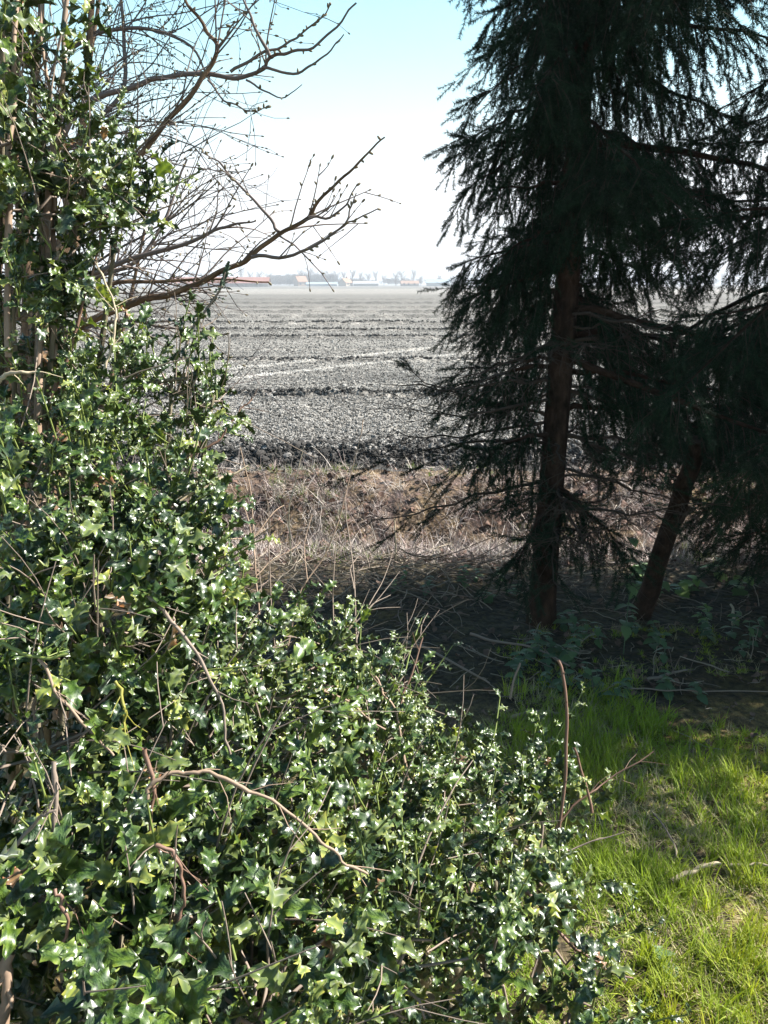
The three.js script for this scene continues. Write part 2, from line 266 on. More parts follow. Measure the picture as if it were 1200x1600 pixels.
// ditch: dead grass stalks, crumpled leaves, a few green shoots
function deadLeaf(r) { const b = new MB(), n = 5; b.c = []; for (let i = 0; i <= n; i++) for (let j = 0; j <= 2; j++) { const t = i / n, w = Math.sin(Math.PI * Math.min(0.97, t + 0.06)) * 0.4, x = (j - 1) * w, y = 0.25 * Math.abs(x) + 0.22 * Math.sin(t * 5 + r() * 0.8) + R(r, -0.06, 0.06); b.p.push(x, y, t - 0.5); b.n.push(0, 1, 0); b.u.push(x, t); const k = R(r, 0.8, 1.2); b.c.push(k, k, k); } for (let i = 0; i < n; i++) for (let j = 0; j < 2; j++) { const a = i * 3 + j; b.i.push(a, a + 3, a + 1, a + 1, a + 3, a + 4); } const g = b.geo(); g.computeVertexNormals(); return g; }
{
  const r = rng(31), up = [0, 1, 2, 3].map(() => tuft(r, 13, 0.24, 0.0055, 1.1, 1.5, 4)), flat = [0, 1, 2].map(() => tuft(r, 12, 0.3, 0.0055, 1.9, 0.5, 4)), leaf = [0, 1].map(() => deadLeaf(r)), green = [tuft(r, 16, 0.11, 0.005, 0.8, 0.8)];
  const L = Array.from({ length: 10 }, () => []);
  for (let k = 0; k < 11500; k++) {
    const z = R(r, -4.45, -7.0), x = R(r, -5.5, 6.5), p = V(x, groundH(x, z) - 0.01, z), d = fbm(x * 2.3, z * 2.3, 3); if (d < R(r, 0.1, 0.5) && z > -6.8) continue; if (z < -6.75 && r() < 0.6) continue;
    const v = R(r, 0.5, 1.15), tone = r() < 0.55 ? col(0.55 * v, 0.485 * v, 0.45 * v) : col(0.33 * v, 0.26 * v, 0.25 * v), q = quatE(R(r, -0.5, 0.5), R(r, 0, 6.3), R(r, -0.5, 0.5));
    const t = r(); if (t < 0.48) L[Math.floor(r() * 4)].push({ m: mat4(p, q, R(r, 0.3, 0.85) * (z < -6.6 ? 0.6 : 1)), c: tone }); else L[4 + Math.floor(r() * 3)].push({ m: mat4(p, q, R(r, 0.35, 0.9)), c: tone });
    if (r() < 0.55) { const w = R(r, 0.5, 1.3); L[7 + Math.floor(r() * 2)].push({ m: mat4(p.clone().add(V(R(r, -0.1, 0.1), 0.02, R(r, -0.1, 0.1))), quatE(R(r, -0.8, 0.8), R(r, 0, 6.3), R(r, -0.8, 0.8)), R(r, 0.03, 0.08)), c: col(0.13 * w, 0.075 * w, 0.055 * w) }); }
    if (z < -6.3 ? noise(x * 1.4 + 8, z * 2) > 0.62 && r() < 0.7 : noise(x * 2.6, z * 2.6 + 4) > 0.76) L[9].push({ m: mat4(p, q, R(r, 0.3, 0.9)), c: col(0.17, 0.24, 0.035) });
  }
  const g = tag(new THREE.Group(), 'tangle of dead grass stalks and brown leaves along the ditch', 'dead grass', null, 'stuff'); g.name = 'dead_grass'; scene.add(g);
  [...up, ...flat].forEach((q, k) => stuffInst('dead_stalks', q, dryMat, L[k], g)); leaf.forEach((q, k) => stuffInst('dead_leaves', q, dryMat, L[7 + k], g)); stuffInst('green_shoots', green[0], bladeMat, L[9], g);
  // litter under the spruces: fallen straws, twigs and leaves
  const straws = [0, 1, 2].map((k) => { const pts = []; let p = V(0, 0, 0), a = 0; for (let i = 0; i < 7; i++) { pts.push(p.clone()); a += R(r, -0.25, 0.25); p = p.add(V(Math.sin(a) / 6, R(r, -0.012, 0.014), Math.cos(a) / 6)); } return new MB().tube(pts, 0.0075, 0.005, 4).geo(); });
  const S = [[], [], []], D = [[], []];
  for (let k = 0; k < 4000; k++) {
    const z = R(r, -2.3, -4.72), x = R(r, -1.6, 3.8); if (z > -2.9 && r() < 0.7) continue; const heap = Math.exp(-(((x - 0.2) / 0.9) ** 2 + ((z + 4.1) / 0.35) ** 2)); if (r() > 0.4 + heap) continue;
    const s = R(r, 0.06, 0.3) * (0.7 + heap), v = R(r, 0.35, 1.2), p = V(x, groundH(x, z) + R(r, 0.003, 0.02 + 0.12 * heap), z);
    S[k % 3].push({ m: mat4(p, quatE(R(r, -0.12, 0.12) - 0.3 * heap * r(), R(r, 0, 6.3), R(r, -3, 3)), V(s < 0.2 ? 0.3 : 0.42, s < 0.2 ? 0.3 : 0.42, s)), c: r() < 0.6 ? col(0.27 * v, 0.225 * v, 0.175 * v) : col(0.17 * v, 0.125 * v, 0.1 * v) });
  }
  for (let k = 0; k < 2600; k++) { const z = R(r, -0.9, -5), x = R(r, -1.6, 3.8); if (z > -2.5 && r() < 0.85) continue; const w = R(r, 0.4, 1.3); D[k % 2].push({ m: mat4(V(x, groundH(x, z) + 0.012, z), quatE(R(r, -0.4, 0.4), R(r, 0, 6.3), R(r, -0.4, 0.4)), R(r, 0.015, 0.04)), c: col(0.12 * w, 0.075 * w, 0.055 * w) }); }
  const g2 = tag(new THREE.Group(), 'fallen straws, twigs and brown leaves on the shaded earth', 'litter', null, 'stuff'); g2.name = 'ground_litter'; scene.add(g2);
  const sm = new THREE.MeshStandardMaterial({ color: col(1, 1, 1), roughness: 0.9 });
  S.forEach((l, k) => stuffInst('fallen_straws', straws[k], sm, l, g2)); D.forEach((l, k) => stuffInst('fallen_leaves', leaf[k], dryMat, l, g2));
}

// ------------------------------------------------------------------ far side of the field
{
  const r = rng(41);
  const twig = new THREE.MeshStandardMaterial({ color: col(0.07, 0.06, 0.058), roughness: 1 });
  const proto = (up, wide, n) => {
    const tr = new MB(), cr = new MB(); tr.tube([V(0, -1.2, 0), V(0.01, 0.1, 0), V(0, 0.55, 0.01)], 0.02, 0.012, 6);
    for (let k = 0; k < n; k++) { const h = R(r, 0.2, 0.75), az = R(r, 0, 6.3), L = R(r, 0.25, 0.5) * (1.1 - h * 0.5), d = V(Math.cos(az) * wide, up, Math.sin(az) * wide).normalize(), p0 = V(0, h * 0.8, 0), pts = [p0]; let p = p0; for (let i = 0; i < 4; i++) { p = p.clone().addScaledVector(d, L / 4).addScaledVector(unit(r), 0.018); pts.push(p); } cr.tube(pts, 0.005, 0.0022, 3); for (let i = 1; i < 5; i++) for (let j = 0; j < 3; j++) { const e = d.clone().addScaledVector(unit(r), 0.75).normalize(); cr.tube([pts[i], pts[i].clone().addScaledVector(e, 0.07), pts[i].clone().addScaledVector(e, 0.13).addScaledVector(unit(r), 0.02)], 0.0028, 0.0014, 3); } }
    return [tr.geo(), cr.geo()];
  };
  const protos = [proto(1.1, 0.85, 30), proto(1.5, 0.7, 28), proto(0.8, 1.0, 34)];
  const trees = [[300, 28, 0], [318, 24, 2], [345, 20, 1], [378, 30, 1], [392, 26, 0], [406, 27, 0], [421, 24, 2], [452, 22, 0], [472, 30, 0], [484, 30, 1], [494, 26, 0], [507, 28, 0], [516, 26, 2], [527, 25, 0], [538, 24, 1], [551, 27, 1], [564, 23, 1], [575, 24, 0], [587, 25, 1], [600, 20, 0], [618, 24, 0], [627, 28, 2], [646, 27, 1], [657, 18, 0], [686, 18, 1], [706, 18, 0], [740, 22, 0], [950, 22, 0], [1085, 20, 2], [1105, 24, 0], [1128, 22, 1], [1175, 24, 0], [1195, 25, 2], [230, 26, 0], [255, 28, 1], [190, 25, 2], [140, 27, 0]];
  trees.sort((a, b) => a[0] - b[0]); const nth = {};
  const side = (px) => px < 430 ? 'on the horizon left of the wood' : px < 540 ? 'rising out of the low wood' : px < 700 ? 'standing free in mid horizon' : 'on the horizon behind the spruces';
  for (const [px, hpx, kind] of trees) {
    const d = R(r, 560, 640), p = P(px, 447, d), h = hpx * d / FOCAL * 1.08, zone = side(px), t = thing('bare_tree', `${ORD[nth[zone] = (nth[zone] ?? -1) + 1]} bare tree from the left ${zone}`, 'tree', V(p.x, -0.2, p.z), 'bare trees along the horizon ' + side(px));
    t.scale.setScalar(h); t.rotation.y = R(r, 0, 6.3); part('trunk', protos[kind][0], twig, t); part('crown', protos[kind][1], twig, t);
  }
  // low wood reading as one mass
  const wood = []; for (let k = 0; k < 760; k++) { const px = r() < 0.5 ? R(r, 425, 520) : R(r, 60, 1240), d = R(r, 600, 680), p = P(px, 447, d), h = R(r, 5, px > 425 && px < 520 ? 11 : 8); wood.push({ m: mat4(V(p.x, -0.3, p.z), quatE(0, R(r, 0, 6.3), 0), V(h * 1.3, h, h * 1.3)), c: col(R(r, 0.7, 1.2), 1, 1) }); }
  tag(stuffInst('far_wood', protos[2][1], twig, wood, scene), 'low grey wood and scrub along the horizon', 'wood', null, 'stuff');
  const wallM = (a, b, c) => new THREE.MeshStandardMaterial({ color: col(a, b, c), roughness: 0.9 });
  const gable = (name, label, cat, px, d, w, dep, hw, hr, wm, rm, turn = 0, o = {}) => {
    const p = P(px, 447, d), t = thing(name, label, cat, V(p.x, -0.2, p.z)); t.rotation.y = turn;
    const b = new MB(); b.box(-w / 2, w / 2, -0.9, hw, -dep / 2, dep / 2); for (const s of [-1, 1]) { const q = [V(s * w / 2, hw, -dep / 2), V(s * w / 2, hw, dep / 2), V(s * w / 2, hw + hr, 0)]; if (s > 0) b.tri(q[1], q[0], q[2], V(1, 0, 0)); else b.tri(q[0], q[1], q[2], V(-1, 0, 0)); } if (!o.open) part('wall', b.geo(), wm, t); else for (let k = 0; k <= o.open; k++) part('post', new MB().box(-w / 2 + w * k / o.open - 0.15, -w / 2 + w * k / o.open + 0.15, -0.9, hw, dep / 2 - 0.3, dep / 2).geo(), wm, t);
    if (o.open) part('back_wall', new MB().box(-w / 2, w / 2, -0.9, hw, -dep / 2, -dep / 2 + 0.2).geo(), wm, t);
    for (const s of [-1, 1]) part('roof', new MB().quad(V(-w / 2 - 0.3, hw - 0.15, s * (dep / 2 + 0.4)), V(w / 2 + 0.3, hw - 0.15, s * (dep / 2 + 0.4)), V(w / 2 + 0.3, hw + hr + 0.08, 0), V(-w / 2 - 0.3, hw + hr + 0.08, 0)).geo(), rm, t);
    for (const x of o.windows || []) part('window', new MB().box(x - 0.6, x + 0.6, 1, 2.3, dep / 2, dep / 2 + 0.06).geo(), wallM(0.05, 0.06, 0.08), t);
    if (o.chimney) part('chimney', new MB().box(o.chimney - 0.4, o.chimney + 0.4, hw + hr - 0.6, hw + hr + 1, -0.4, 0.4).geo(), rm, t);
    return t;
  };
  const red = new THREE.MeshStandardMaterial({ color: col(0.26, 0.1, 0.075), roughness: 0.9, side: 2 }), tile = new THREE.MeshStandardMaterial({ color: col(0.25, 0.14, 0.09), roughness: 0.9, side: 2 }), blue = new THREE.MeshStandardMaterial({ color: col(0.24, 0.31, 0.37), roughness: 0.6, side: 2 }), grey = new THREE.MeshStandardMaterial({ color: col(0.3, 0.3, 0.31), roughness: 0.8, side: 2 });
  gable('barn', 'long open-sided barn with red roof behind the hazel twigs', 'barn', 345, 420, 52, 9, 2.2, 2.9, wallM(0.5, 0.47, 0.43), red, 0, { open: 20 });
  gable('farmhouse', 'small farmhouse with an orange gable beside the low wood', 'house', 470, 540, 7, 8, 3.2, 3.6, wallM(0.3, 0.22, 0.17), tile, 0.5, { windows: [-1.8, 1.8], chimney: -2 });
  gable('greenhouse', 'long low pale blue greenhouse right of the farmhouse', 'greenhouse', 503, 520, 20, 8, 1.7, 1, wallM(0.3, 0.34, 0.36), blue, 0.04);
  gable('cottage', 'cream cottage with a steep roof in mid horizon', 'house', 540, 540, 7, 7, 2.4, 3, wallM(0.36, 0.31, 0.25), tile, 0.9, { windows: [-1.5, 1.5], chimney: 1.5 });
  gable('shed', 'long grey low shed right of the cream cottage', 'shed', 572, 540, 17, 9, 2, 1.4, wallM(0.26, 0.25, 0.23), grey, 0);
  gable('brick_bungalow', 'brick bungalow with a red roof left of the spruce', 'house', 640, 540, 12, 8, 2, 1.7, wallM(0.3, 0.25, 0.21), tile, 0.05, { windows: [-4, -1, 3] });
  gable('barn', 'pale blue roofed barn half hidden by spruce twigs', 'barn', 685, 540, 16, 11, 2.6, 2, wallM(0.4, 0.4, 0.4), blue, -0.1);
  // evergreens trimmed in a row behind the red barn
  const green = new THREE.MeshStandardMaterial({ color: col(0.035, 0.06, 0.025), roughness: 1, side: 2 });
  const ev = (() => { const b = new MB(); for (let k = 0; k < 260; k++) { const u = unit(r), p = V(u.x * 0.9, 1.6 + u.y * 1.6, u.z * 0.9).multiplyScalar(R(r, 0.75, 1)), a = unit(r).multiplyScalar(0.3), c = unit(r).multiplyScalar(0.3); b.tri(p, p.clone().add(a), p.clone().add(c), V().crossVectors(a, c).normalize()); } return b.geo(); })();
  const evT = new MB().tube([V(0, -1.2, 0), V(0, 1.4, 0)], 0.15, 0.08, 5).geo();
  [370, 377, 383, 389, 395, 401].forEach((px, k) => { const p = P(px, 447, 428), t = thing('evergreen_tree', ORD[k] + ' small dark evergreen from the left behind the red barn roof', 'tree', V(p.x, -0.2, p.z), 'row of evergreens behind the red barn'); t.scale.set(1, R(r, 1.35, 1.6), 1); part('trunk', evT, M.deadBranch, t); part('crown', ev, green, t); });
}

// ------------------------------------------------------------------ spruces
function needleSpray(r, L, n, nl) {
  const b = new MB(), pts = [V(0, 0, 0), V(0, 0, L * 0.5), V(0, -0.004, L)]; b.tube(pts, 0.0016, 0.0008, 3);
  for (let k = 0; k < n; k++) {
    const t = R(r, 0.02, 1), az = R(r, 0, 6.283), o = V(Math.cos(az), Math.sin(az), 0), d = o.clone().multiplyScalar(0.82).add(V(0, 0, R(r, 0.35, 0.8))).normalize(), p = V(0, -0.004 * t * t, t * L), l = nl * R(r, 0.7, 1.1), s = V().crossVectors(d, unit(r)).normalize().multiplyScalar(0.0011);
    b.tri(p.clone().add(s), p.clone().sub(s), p.clone().addScaledVector(d, l), V().crossVectors(d, s).normalize());
  }
  return b.geo();
}
const needleMat = new THREE.MeshPhysicalMaterial({ color: col(1, 1, 1), roughness: 0.7, specularIntensity: 0.25, side: THREE.DoubleSide });
{
  const r0 = rng(51), sprays = [needleSpray(r0, 0.085, 105, 0.018), needleSpray(r0, 0.11, 125, 0.019), needleSpray(r0, 0.07, 85, 0.017)];
  const zAxis = V(0, 0, 1);
  function spruce({ pos, H, r0: tr, seed, label, lenOf, live, dead, extra = [], tone, skip, fine, thin = 0 }) {
    const r = rng(seed), t = thing('spruce_tree', label, 'spruce tree', pos), L = [[], [], []], tw = new MB();
    const trunkPts = lin(-0.15, H, 26).map((y, k) => V(0.02 * Math.sin(y * 1.3 + seed), y, 0.02 * Math.cos(y * 1.7)));
    part('trunk', new MB().tube(trunkPts, tr, 0.01, 12, { rad: (f) => tr * (1 - f) ** 0.8 * (1 + 0.45 * Math.exp(-f * 45)) + 0.006, len: H, wob: 0.12, seed }).geo(), M.spruceBark, t);
    const addSpray = (p, d, s, c) => { L[Math.floor(r() * 3)].push({ m: mat4(p, new THREE.Quaternion().setFromUnitVectors(zAxis, d).multiply(quatE(0, 0, R(r, 0, 6.3))), s), c }); };
    const tint = () => { const v = R(r, 0.6, 1.35); return col(tone[0] * v, tone[1] * v, tone[2] * v); };
    const branch = (h, az, len, rise, droop, bare, big) => {
      const out = V(Math.cos(az), 0, Math.sin(az)), side = V(-out.z, 0, out.x), pts = [], n = 9; let wob = R(r, -0.2, 0.2);
      for (let k = 0; k <= n; k++) { const s = k / n; pts.push(V(0, h, 0).addScaledVector(out, len * s).addScaledVector(side, wob * len * s * s).setY(h + len * (rise * s - droop * s * s + 0.18 * s ** 4)).addScaledVector(unit(r), 0.012)); }
      part('branch', new MB().tube(pts, (0.008 + len * 0.009) * (bare ? 0.6 : 1), 0.002, 5, { len }).geo(), bare ? M.deadBranch : M.spruceBark, t);
      const step = big ? 0.1 : 0.034, m = Math.floor(len / step);
      for (let k = Math.floor(m * 0.12); k <= m; k++) {
        const s = k / m, i = Math.min(n - 1, Math.floor(s * n)), p = pts[i].clone().lerp(pts[i + 1], s * n - i), dir = V().subVectors(pts[i + 1], pts[i]).normalize();
        for (const e of [-1, 1]) {
          if (r() < (bare ? 0.55 : 0.12 + thin)) continue;
          const sl = (bare ? R(r, 0.05, 0.3) : R(r, 0.12, 0.4) * (1.1 - 0.45 * s)) * Math.min(1.2, 0.5 + len), hang = bare ? R(r, -0.1, 0.5) : s > 0.72 ? R(r, -0.1, 1.0) : R(r, 0.4, 2.6);
          const d = dir.clone().multiplyScalar(0.6).addScaledVector(side, e * R(r, 0.35, 0.9)).addScaledVector(V(0, -1, 0), hang).normalize(), sub = [p.clone()]; let q = p.clone();
          for (let j = 0; j < 4; j++) { d.addScaledVector(V(0, -1, 0), bare ? 0.02 : 0.12).addScaledVector(unit(r), 0.14).normalize(); q = q.clone().addScaledVector(d, sl / 4); sub.push(q); }
          if (!big) tw.tube(sub, bare ? 0.0022 : 0.0026, 0.0009, 3);
          if (bare) { for (let j = 1; j < 4; j++) if (r() < 0.7) { const e2 = d.clone().addScaledVector(unit(r), 0.9).normalize(); tw.tube([sub[j], sub[j].clone().addScaledVector(e2, 0.05), sub[j].clone().addScaledVector(e2, R(r, 0.07, 0.14))], 0.0014, 0.0006, 3); } if (r() < 0.85) continue; }
          const ns = Math.max(1, Math.round(sl / (big ? 0.16 : 0.034)));
          for (let j = 0; j < ns; j++) { const u = (j + R(r, 0.1, 0.9)) / ns * 3.99, a = Math.floor(u), pp = sub[a].clone().lerp(sub[a + 1], u - a), dd = V().subVectors(sub[a + 1], sub[a]).normalize().addScaledVector(unit(r), 0.5).normalize(); addSpray(pp, dd, big ? 1.9 : R(r, 0.75, 1.15), tint()); }
          addSpray(sub[4], d, big ? 1.8 : R(r, 0.7, 1.1), tint());
        }
        if (!bare && s > 0.45) addSpray(p, dir.clone().addScaledVector(unit(r), 0.25).normalize(), big ? 1.8 : 1.05, tint());
      }
      if (!bare) addSpray(pts[n], V().subVectors(pts[n], pts[n - 1]).normalize(), big ? 1.9 : 1.2, tint());
    };
    for (let h = live; h < H - 0.3; h += h < fine ? 0.13 : 0.34) {
      const nb = h < fine ? 4 : 4, a0 = R(r, 0, 6.3);
      for (let k = 0; k < nb; k++) { const az = a0 + k * 6.283 / nb + R(r, -0.4, 0.4), hh = h + R(r, -0.07, 0.07); if (skip && skip(az, hh)) continue; const l = lenOf(az, hh) * R(r, 0.75, 1.1); if (l > 0.1) branch(hh, az, l, R(r, 0.0, 0.3), R(r, 0.35, 0.75), false, h > fine); }
    }
    for (let k = 0; k < dead; k++) branch(R(r, 0.35, live + 0.5), R(r, 0, 6.3), R(r, 0.35, 0.85), R(r, -0.1, 0.3), R(r, 0.1, 0.5), true, false);
    for (const e of extra) branch(...e);
    tag(part('twigs', tw.geo(), M.deadBranch, t), null, null, null, 'stuff');
    sprays.forEach((g, k) => stuffInst('needles', g, needleMat, L[k], t));
    return t;
  }
  const tone = [0.012, 0.029, 0.014];
  // azimuth 0 is to the right (+x), pi to the left, pi/2 towards the camera
  const leftness = (az) => 0.5 - 0.5 * Math.cos(az);
  spruce({ pos: V(0.79, 0, -3.58), H: 7.4, r0: 0.058, seed: 5, label: 'dark spruce with visible reddish trunk standing beside the ditch', live: 1.1, dead: 34, tone, fine: 3.3, skip: (az, h) => { const f = Math.sin(az), c = Math.cos(az); return (h < 1.85 && f > 0.55) || (h < 1.5 && c < 0.1) || (h < 1.35 && c < 0.6 && f > 0); },
    lenOf: (az, h) => (0.76 - 0.36 * leftness(az)) * (1 - 0.75 * sst(3, 7.4, h)) * (0.85 + 0.35 * noise(h * 2.3, az * 0.8)) + (h < 1.9 ? 0.12 * (1 - leftness(az)) : 0),
    extra: [[1.25, 3.2, 0.5, 0.08, 0.5, false, false], [1.28, 3.45, 0.42, 0.0, 0.3, false, false], [1.66, 3.05, 0.44, -0.1, 0.35, false, false], [1.78, 3.2, 0.44, 0.1, 0.5, false, false], [0.95, 2.6, 0.5, 0.05, 0.3, false, false], [1.3, 0.45, 1.25, -0.3, 0.12, false, false], [1.5, 0.25, 1.2, -0.1, 0.3, false, false], [0.7, 1.2, 0.45, 0, 0.6, false, false], [0.6, 2.2, 0.4, 0, 0.6, false, false], [0.95, 0.35, 0.8, -0.25, 0.2, true, false], [1.15, 0.1, 1.1, -0.2, 0.25, true, false], [2.15, 0.15, 1.3, 0.05, 0.35, false, false], [2.05, -0.1, 1.25, -0.1, 0.15, true, false], [1.0, 3.4, 0.8, -0.2, 0.1, true, false], [1.1, 2.9, 0.7, -0.1, 0.1, true, false]] });
  spruce({ pos: V(2.4, 0, -3.66), H: 7.8, r0: 0.11, seed: 9, label: 'wide shaggy spruce at the right edge, branches hanging to the ground', live: 0.55, dead: 20, tone, fine: 3.5, thin: 0.34,
    lenOf: (az, h) => 1.3 * (1 - 0.12 * sst(1.8, 2.3, h)) * (1 - 0.8 * sst(1.2, 7.8, h)) * (0.5 + 0.8 * noise(h * 2.1 + 30, az * 0.9)),
    extra: [[1.45, 2.55, 1.5, -0.2, 0.28, false, false], [1.3, 2.3, 1.35, -0.1, 0.3, false, false], [1.7, 2.75, 1.3, 0, 0.35, false, false], [2.0, 2.9, 1.3, 0.1, 0.4, false, false], [0.85, 1.75, 1.35, 0.0, 0.3, false, false], [1.15, 1.45, 1.45, 0.05, 0.3, false, false], [1.4, 1.95, 1.5, 0.1, 0.35, false, false], [1.65, 1.6, 1.4, 0.1, 0.3, false, false], [1.0, 2.1, 1.3, 0.0, 0.35, false, false]] });
  spruce({ pos: V(4.2, 0, -4.15), H: 8, r0: 0.12, seed: 14, label: 'spruce beyond the right edge shading the ground below', live: 0.6, dead: 0, tone, fine: 0.6, lenOf: (az, h) => 1.75 * (1 - 0.85 * sst(1, 8, h)) * (0.6 + 0.7 * noise(h * 2, az)) });
  spruce({ pos: V(6.2, 0, -4.65), H: 8, r0: 0.12, seed: 15, label: 'farthest right spruce of the row along the ditch', live: 0.6, dead: 0, tone, fine: 0.6, lenOf: (az, h) => 1.8 * (1 - 0.85 * sst(1, 8, h)) * (0.6 + 0.7 * noise(h * 2 + 9, az)) });
}
// leaning dead log
{
  const r = rng(61), a = G(1000, 968, -0.02), b = P(1094, 690, 3.35), pts = lin(0, 1, 10).map((t) => a.clone().lerp(b, t).addScaledVector(unit(r), 0.006)).map((p) => p.sub(a));
  const t = thing('leaning_log', 'sawn-off dead trunk leaning right of the spruce', 'log', a); part('trunk', new MB().tube(pts, 0.05, 0.036, 12, { len: 1.6, wob: 0.15, seed: 3, cap: false }).geo(), M.spruceBark, t);
  const dir = V().subVectors(pts[10], pts[9]).normalize(); part('cut_face', new THREE.CylinderGeometry(0.031, 0.036, 0.012, 14).applyQuaternion(new THREE.Quaternion().setFromUnitVectors(V(0, 1, 0), dir)).translate(pts[10].x, pts[10].y, pts[10].z), M.deadBranch, t);
  part('branch_stub', new MB().tube([pts[5], pts[5].clone().add(V(0.05, 0.09, 0.03)), pts[5].clone().add(V(0.07, 0.16, 0.05))], 0.014, 0.008, 6, { cap: true }).geo(), M.deadBranch, t);
}

// ------------------------------------------------------------------ bare hazel and thicket on the left
const budGeo = new THREE.SphereGeometry(1, 6, 5).scale(0.5, 0.5, 1).translate(0, 0, 0.7);
function grow(r, out, p, d, len, rad0, level, o) {
  const n = Math.max(3, Math.round(len / (o.seg || 0.05))), pts = [p.clone()]; let q = p.clone(), dir = d.clone();
  const turn = unit(r).multiplyScalar(o.curve * R(r, 0.2, 1));
  for (let k = 0; k < n; k++) { dir.addScaledVector(turn, 1 / n).addScaledVector(unit(r), o.wander).addScaledVector(V(0, 1, 0), o.up / n).normalize(); q = q.clone().addScaledVector(dir, len / n); pts.push(q); }
  out.tube(pts, rad0, Math.max(0.0007, rad0 * 0.4), rad0 > 0.006 ? 6 : 4);
  if (o.buds && rad0 < 0.007) for (let k = 1; k <= n; k++) if (r() < (k === n ? 1 : o.budRate ?? 0.6)) { const s = R(r, 0.0035, 0.006), dd = V().subVectors(pts[k], pts[k - 1]).normalize().addScaledVector(unit(r), k === n ? 0.1 : 1).normalize(); o.buds.push({ m: mat4(pts[k], new THREE.Quaternion().setFromUnitVectors(V(0, 0, 1), dd), V(s, s, s * 1.25)) }); }
  if (level > 0) { const kids = Math.round(len / o.gap * R(r, 0.7, 1.3)); for (let k = 0; k < kids; k++) { const t = R(r, 0.15, 0.98) * n, i = Math.min(n - 1, Math.floor(t)), pp = pts[i].clone().lerp(pts[i + 1], t - i), dd = V().subVectors(pts[i + 1], pts[i]).normalize().addScaledVector(unit(r), o.fork).normalize(); grow(r, out, pp, dd, len * R(r, 0.3, 0.62), Math.max(0.0009, rad0 * R(r, 0.4, 0.6)), level - 1, o); } }
  return pts;
}
{
  const r = rng(71), base = G(40, 900); base.set(-1.15, 0, -2.25);
  const t = thing('hazel_tree', 'leafless hazel with brown stems and budding twigs behind the holly', 'hazel tree', null);
  const fineTw = new MB(), buds = [], o = { curve: 1.1, wander: 0.13, up: 0.05, gap: 0.13, fork: 1.1, buds, budRate: 0.42 };
  const limb = (name, px, d0, d1, ra, rb, mat, tw = 0, len = 0.4, lvl = 1) => {
    const raw = px.map(([x, y], k) => P(x, y, d0 + (d1 - d0) * k / (px.length - 1))), pts = crooked(r, smooth(raw, 5), 0.004);
    part(name, new MB().tube(pts, ra, rb, ra > 0.02 ? 12 : 7, { len: 1, wob: ra > 0.02 ? 0.2 : 0.1, seed: px[0][0] }).geo(), mat, t);
    if (rb < 0.004) for (let k = Math.floor(pts.length * 0.3); k < pts.length; k++) if (r() < 0.5) { const s = R(r, 0.005, 0.0075), dd = V().subVectors(pts[k], pts[k - 1]).normalize().addScaledVector(unit(r), 1.1).normalize(); buds.push({ m: mat4(pts[k], new THREE.Quaternion().setFromUnitVectors(V(0, 0, 1), dd), V(s, s, s * 1.2)) }); }
    for (let k = 0; k < tw; k++) { const i = 1 + Math.floor(R(r, 0.08, 0.72) * (pts.length - 2)), dd = V().subVectors(pts[i + 1], pts[i]).normalize().addScaledVector(unit(r), 0.8).normalize(); grow(r, fineTw, pts[i], dd, len * R(r, 0.5, 1.2), Math.min(0.0026, ra * 0.4), lvl, o); }
    return pts;
  };
  const B = M.hazelBark, T = M.hazelTwig;
  // standing stems
  limb('stem', [[55, 1150], [48, 800], [42, 620], [48, 480], [36, 330], [22, 160], [10, -120]], 2.45, 2.45, 0.042, 0.012, B);
  limb('stem', [[95, 1120], [80, 800], [78, 560], [88, 440], [100, 370], [128, 200], [150, -120]], 2.35, 2.4, 0.034, 0.007, B);
  limb('stem', [[20, 1150], [18, 700], [15, 500], [30, 420], [38, 300], [60, 60], [70, -120]], 2.55, 2.6, 0.028, 0.008, B);
  limb('stem', [[62, 1000], [60, 640], [64, 500], [72, 420], [110, 380], [118, 300]], 2.2, 2.3, 0.036, 0.018, B);
  limb('stem', [[-40, 1000], [-20, 500], [5, 300], [12, 120], [30, -120]], 2.3, 2.4, 0.03, 0.012, B);
  // limbs
  limb('limb', [[95, 420], [120, 360], [170, 290], [215, 250], [260, 190], [315, 125], [340, 80], [322, 45], [290, 0], [270, -60]], 2.3, 2.1, 0.0115, 0.003, B, 12, 0.34, 2);
  limb('limb', [[60, 300], [122, 172], [155, 150], [215, 135], [250, 120], [315, 115], [380, 120], [410, 105], [425, 90], [450, 82], [490, 75], [525, 40], [557, 2]], 2.35, 2.0, 0.0095, 0.0022, T, 8, 0.2, 1);
  limb('branchlet', [[410, 105], [460, 115], [490, 102], [515, 80], [538, 54]], 2.07, 2.0, 0.004, 0.0015, T);
  limb('branchlet', [[422, 88], [400, 45], [380, 5], [370, -30]], 2.07, 2.1, 0.005, 0.002, T, 3, 0.15, 0);
  limb('branchlet', [[360, 112], [395, 92], [440, 70], [470, 55], [500, 30], [518, 7]], 2.1, 2.05, 0.0045, 0.0015, T, 2, 0.12, 0);
  limb('branchlet', [[385, 125], [415, 145], [445, 152], [472, 131]], 2.1, 2.0, 0.003, 0.001, T);
  limb('branchlet', [[325, 125], [350, 155], [380, 172], [400, 177], [420, 167]], 2.1, 2.0, 0.003, 0.001, T, 2, 0.12, 0);
  limb('branchlet', [[340, 80], [352, 60], [372, 32]], 2.1, 2.05, 0.0035, 0.0018, T, 2, 0.15, 0);
  limb('limb', [[60, 640], [107, 527], [150, 497], [200, 475], [250, 462], [300, 445], [350, 422], [390, 402], [435, 365], [482, 340], [500, 310], [540, 275], [570, 245], [603, 214]], 2.2, 1.9, 0.012, 0.0018, B, 20, 0.2, 1);
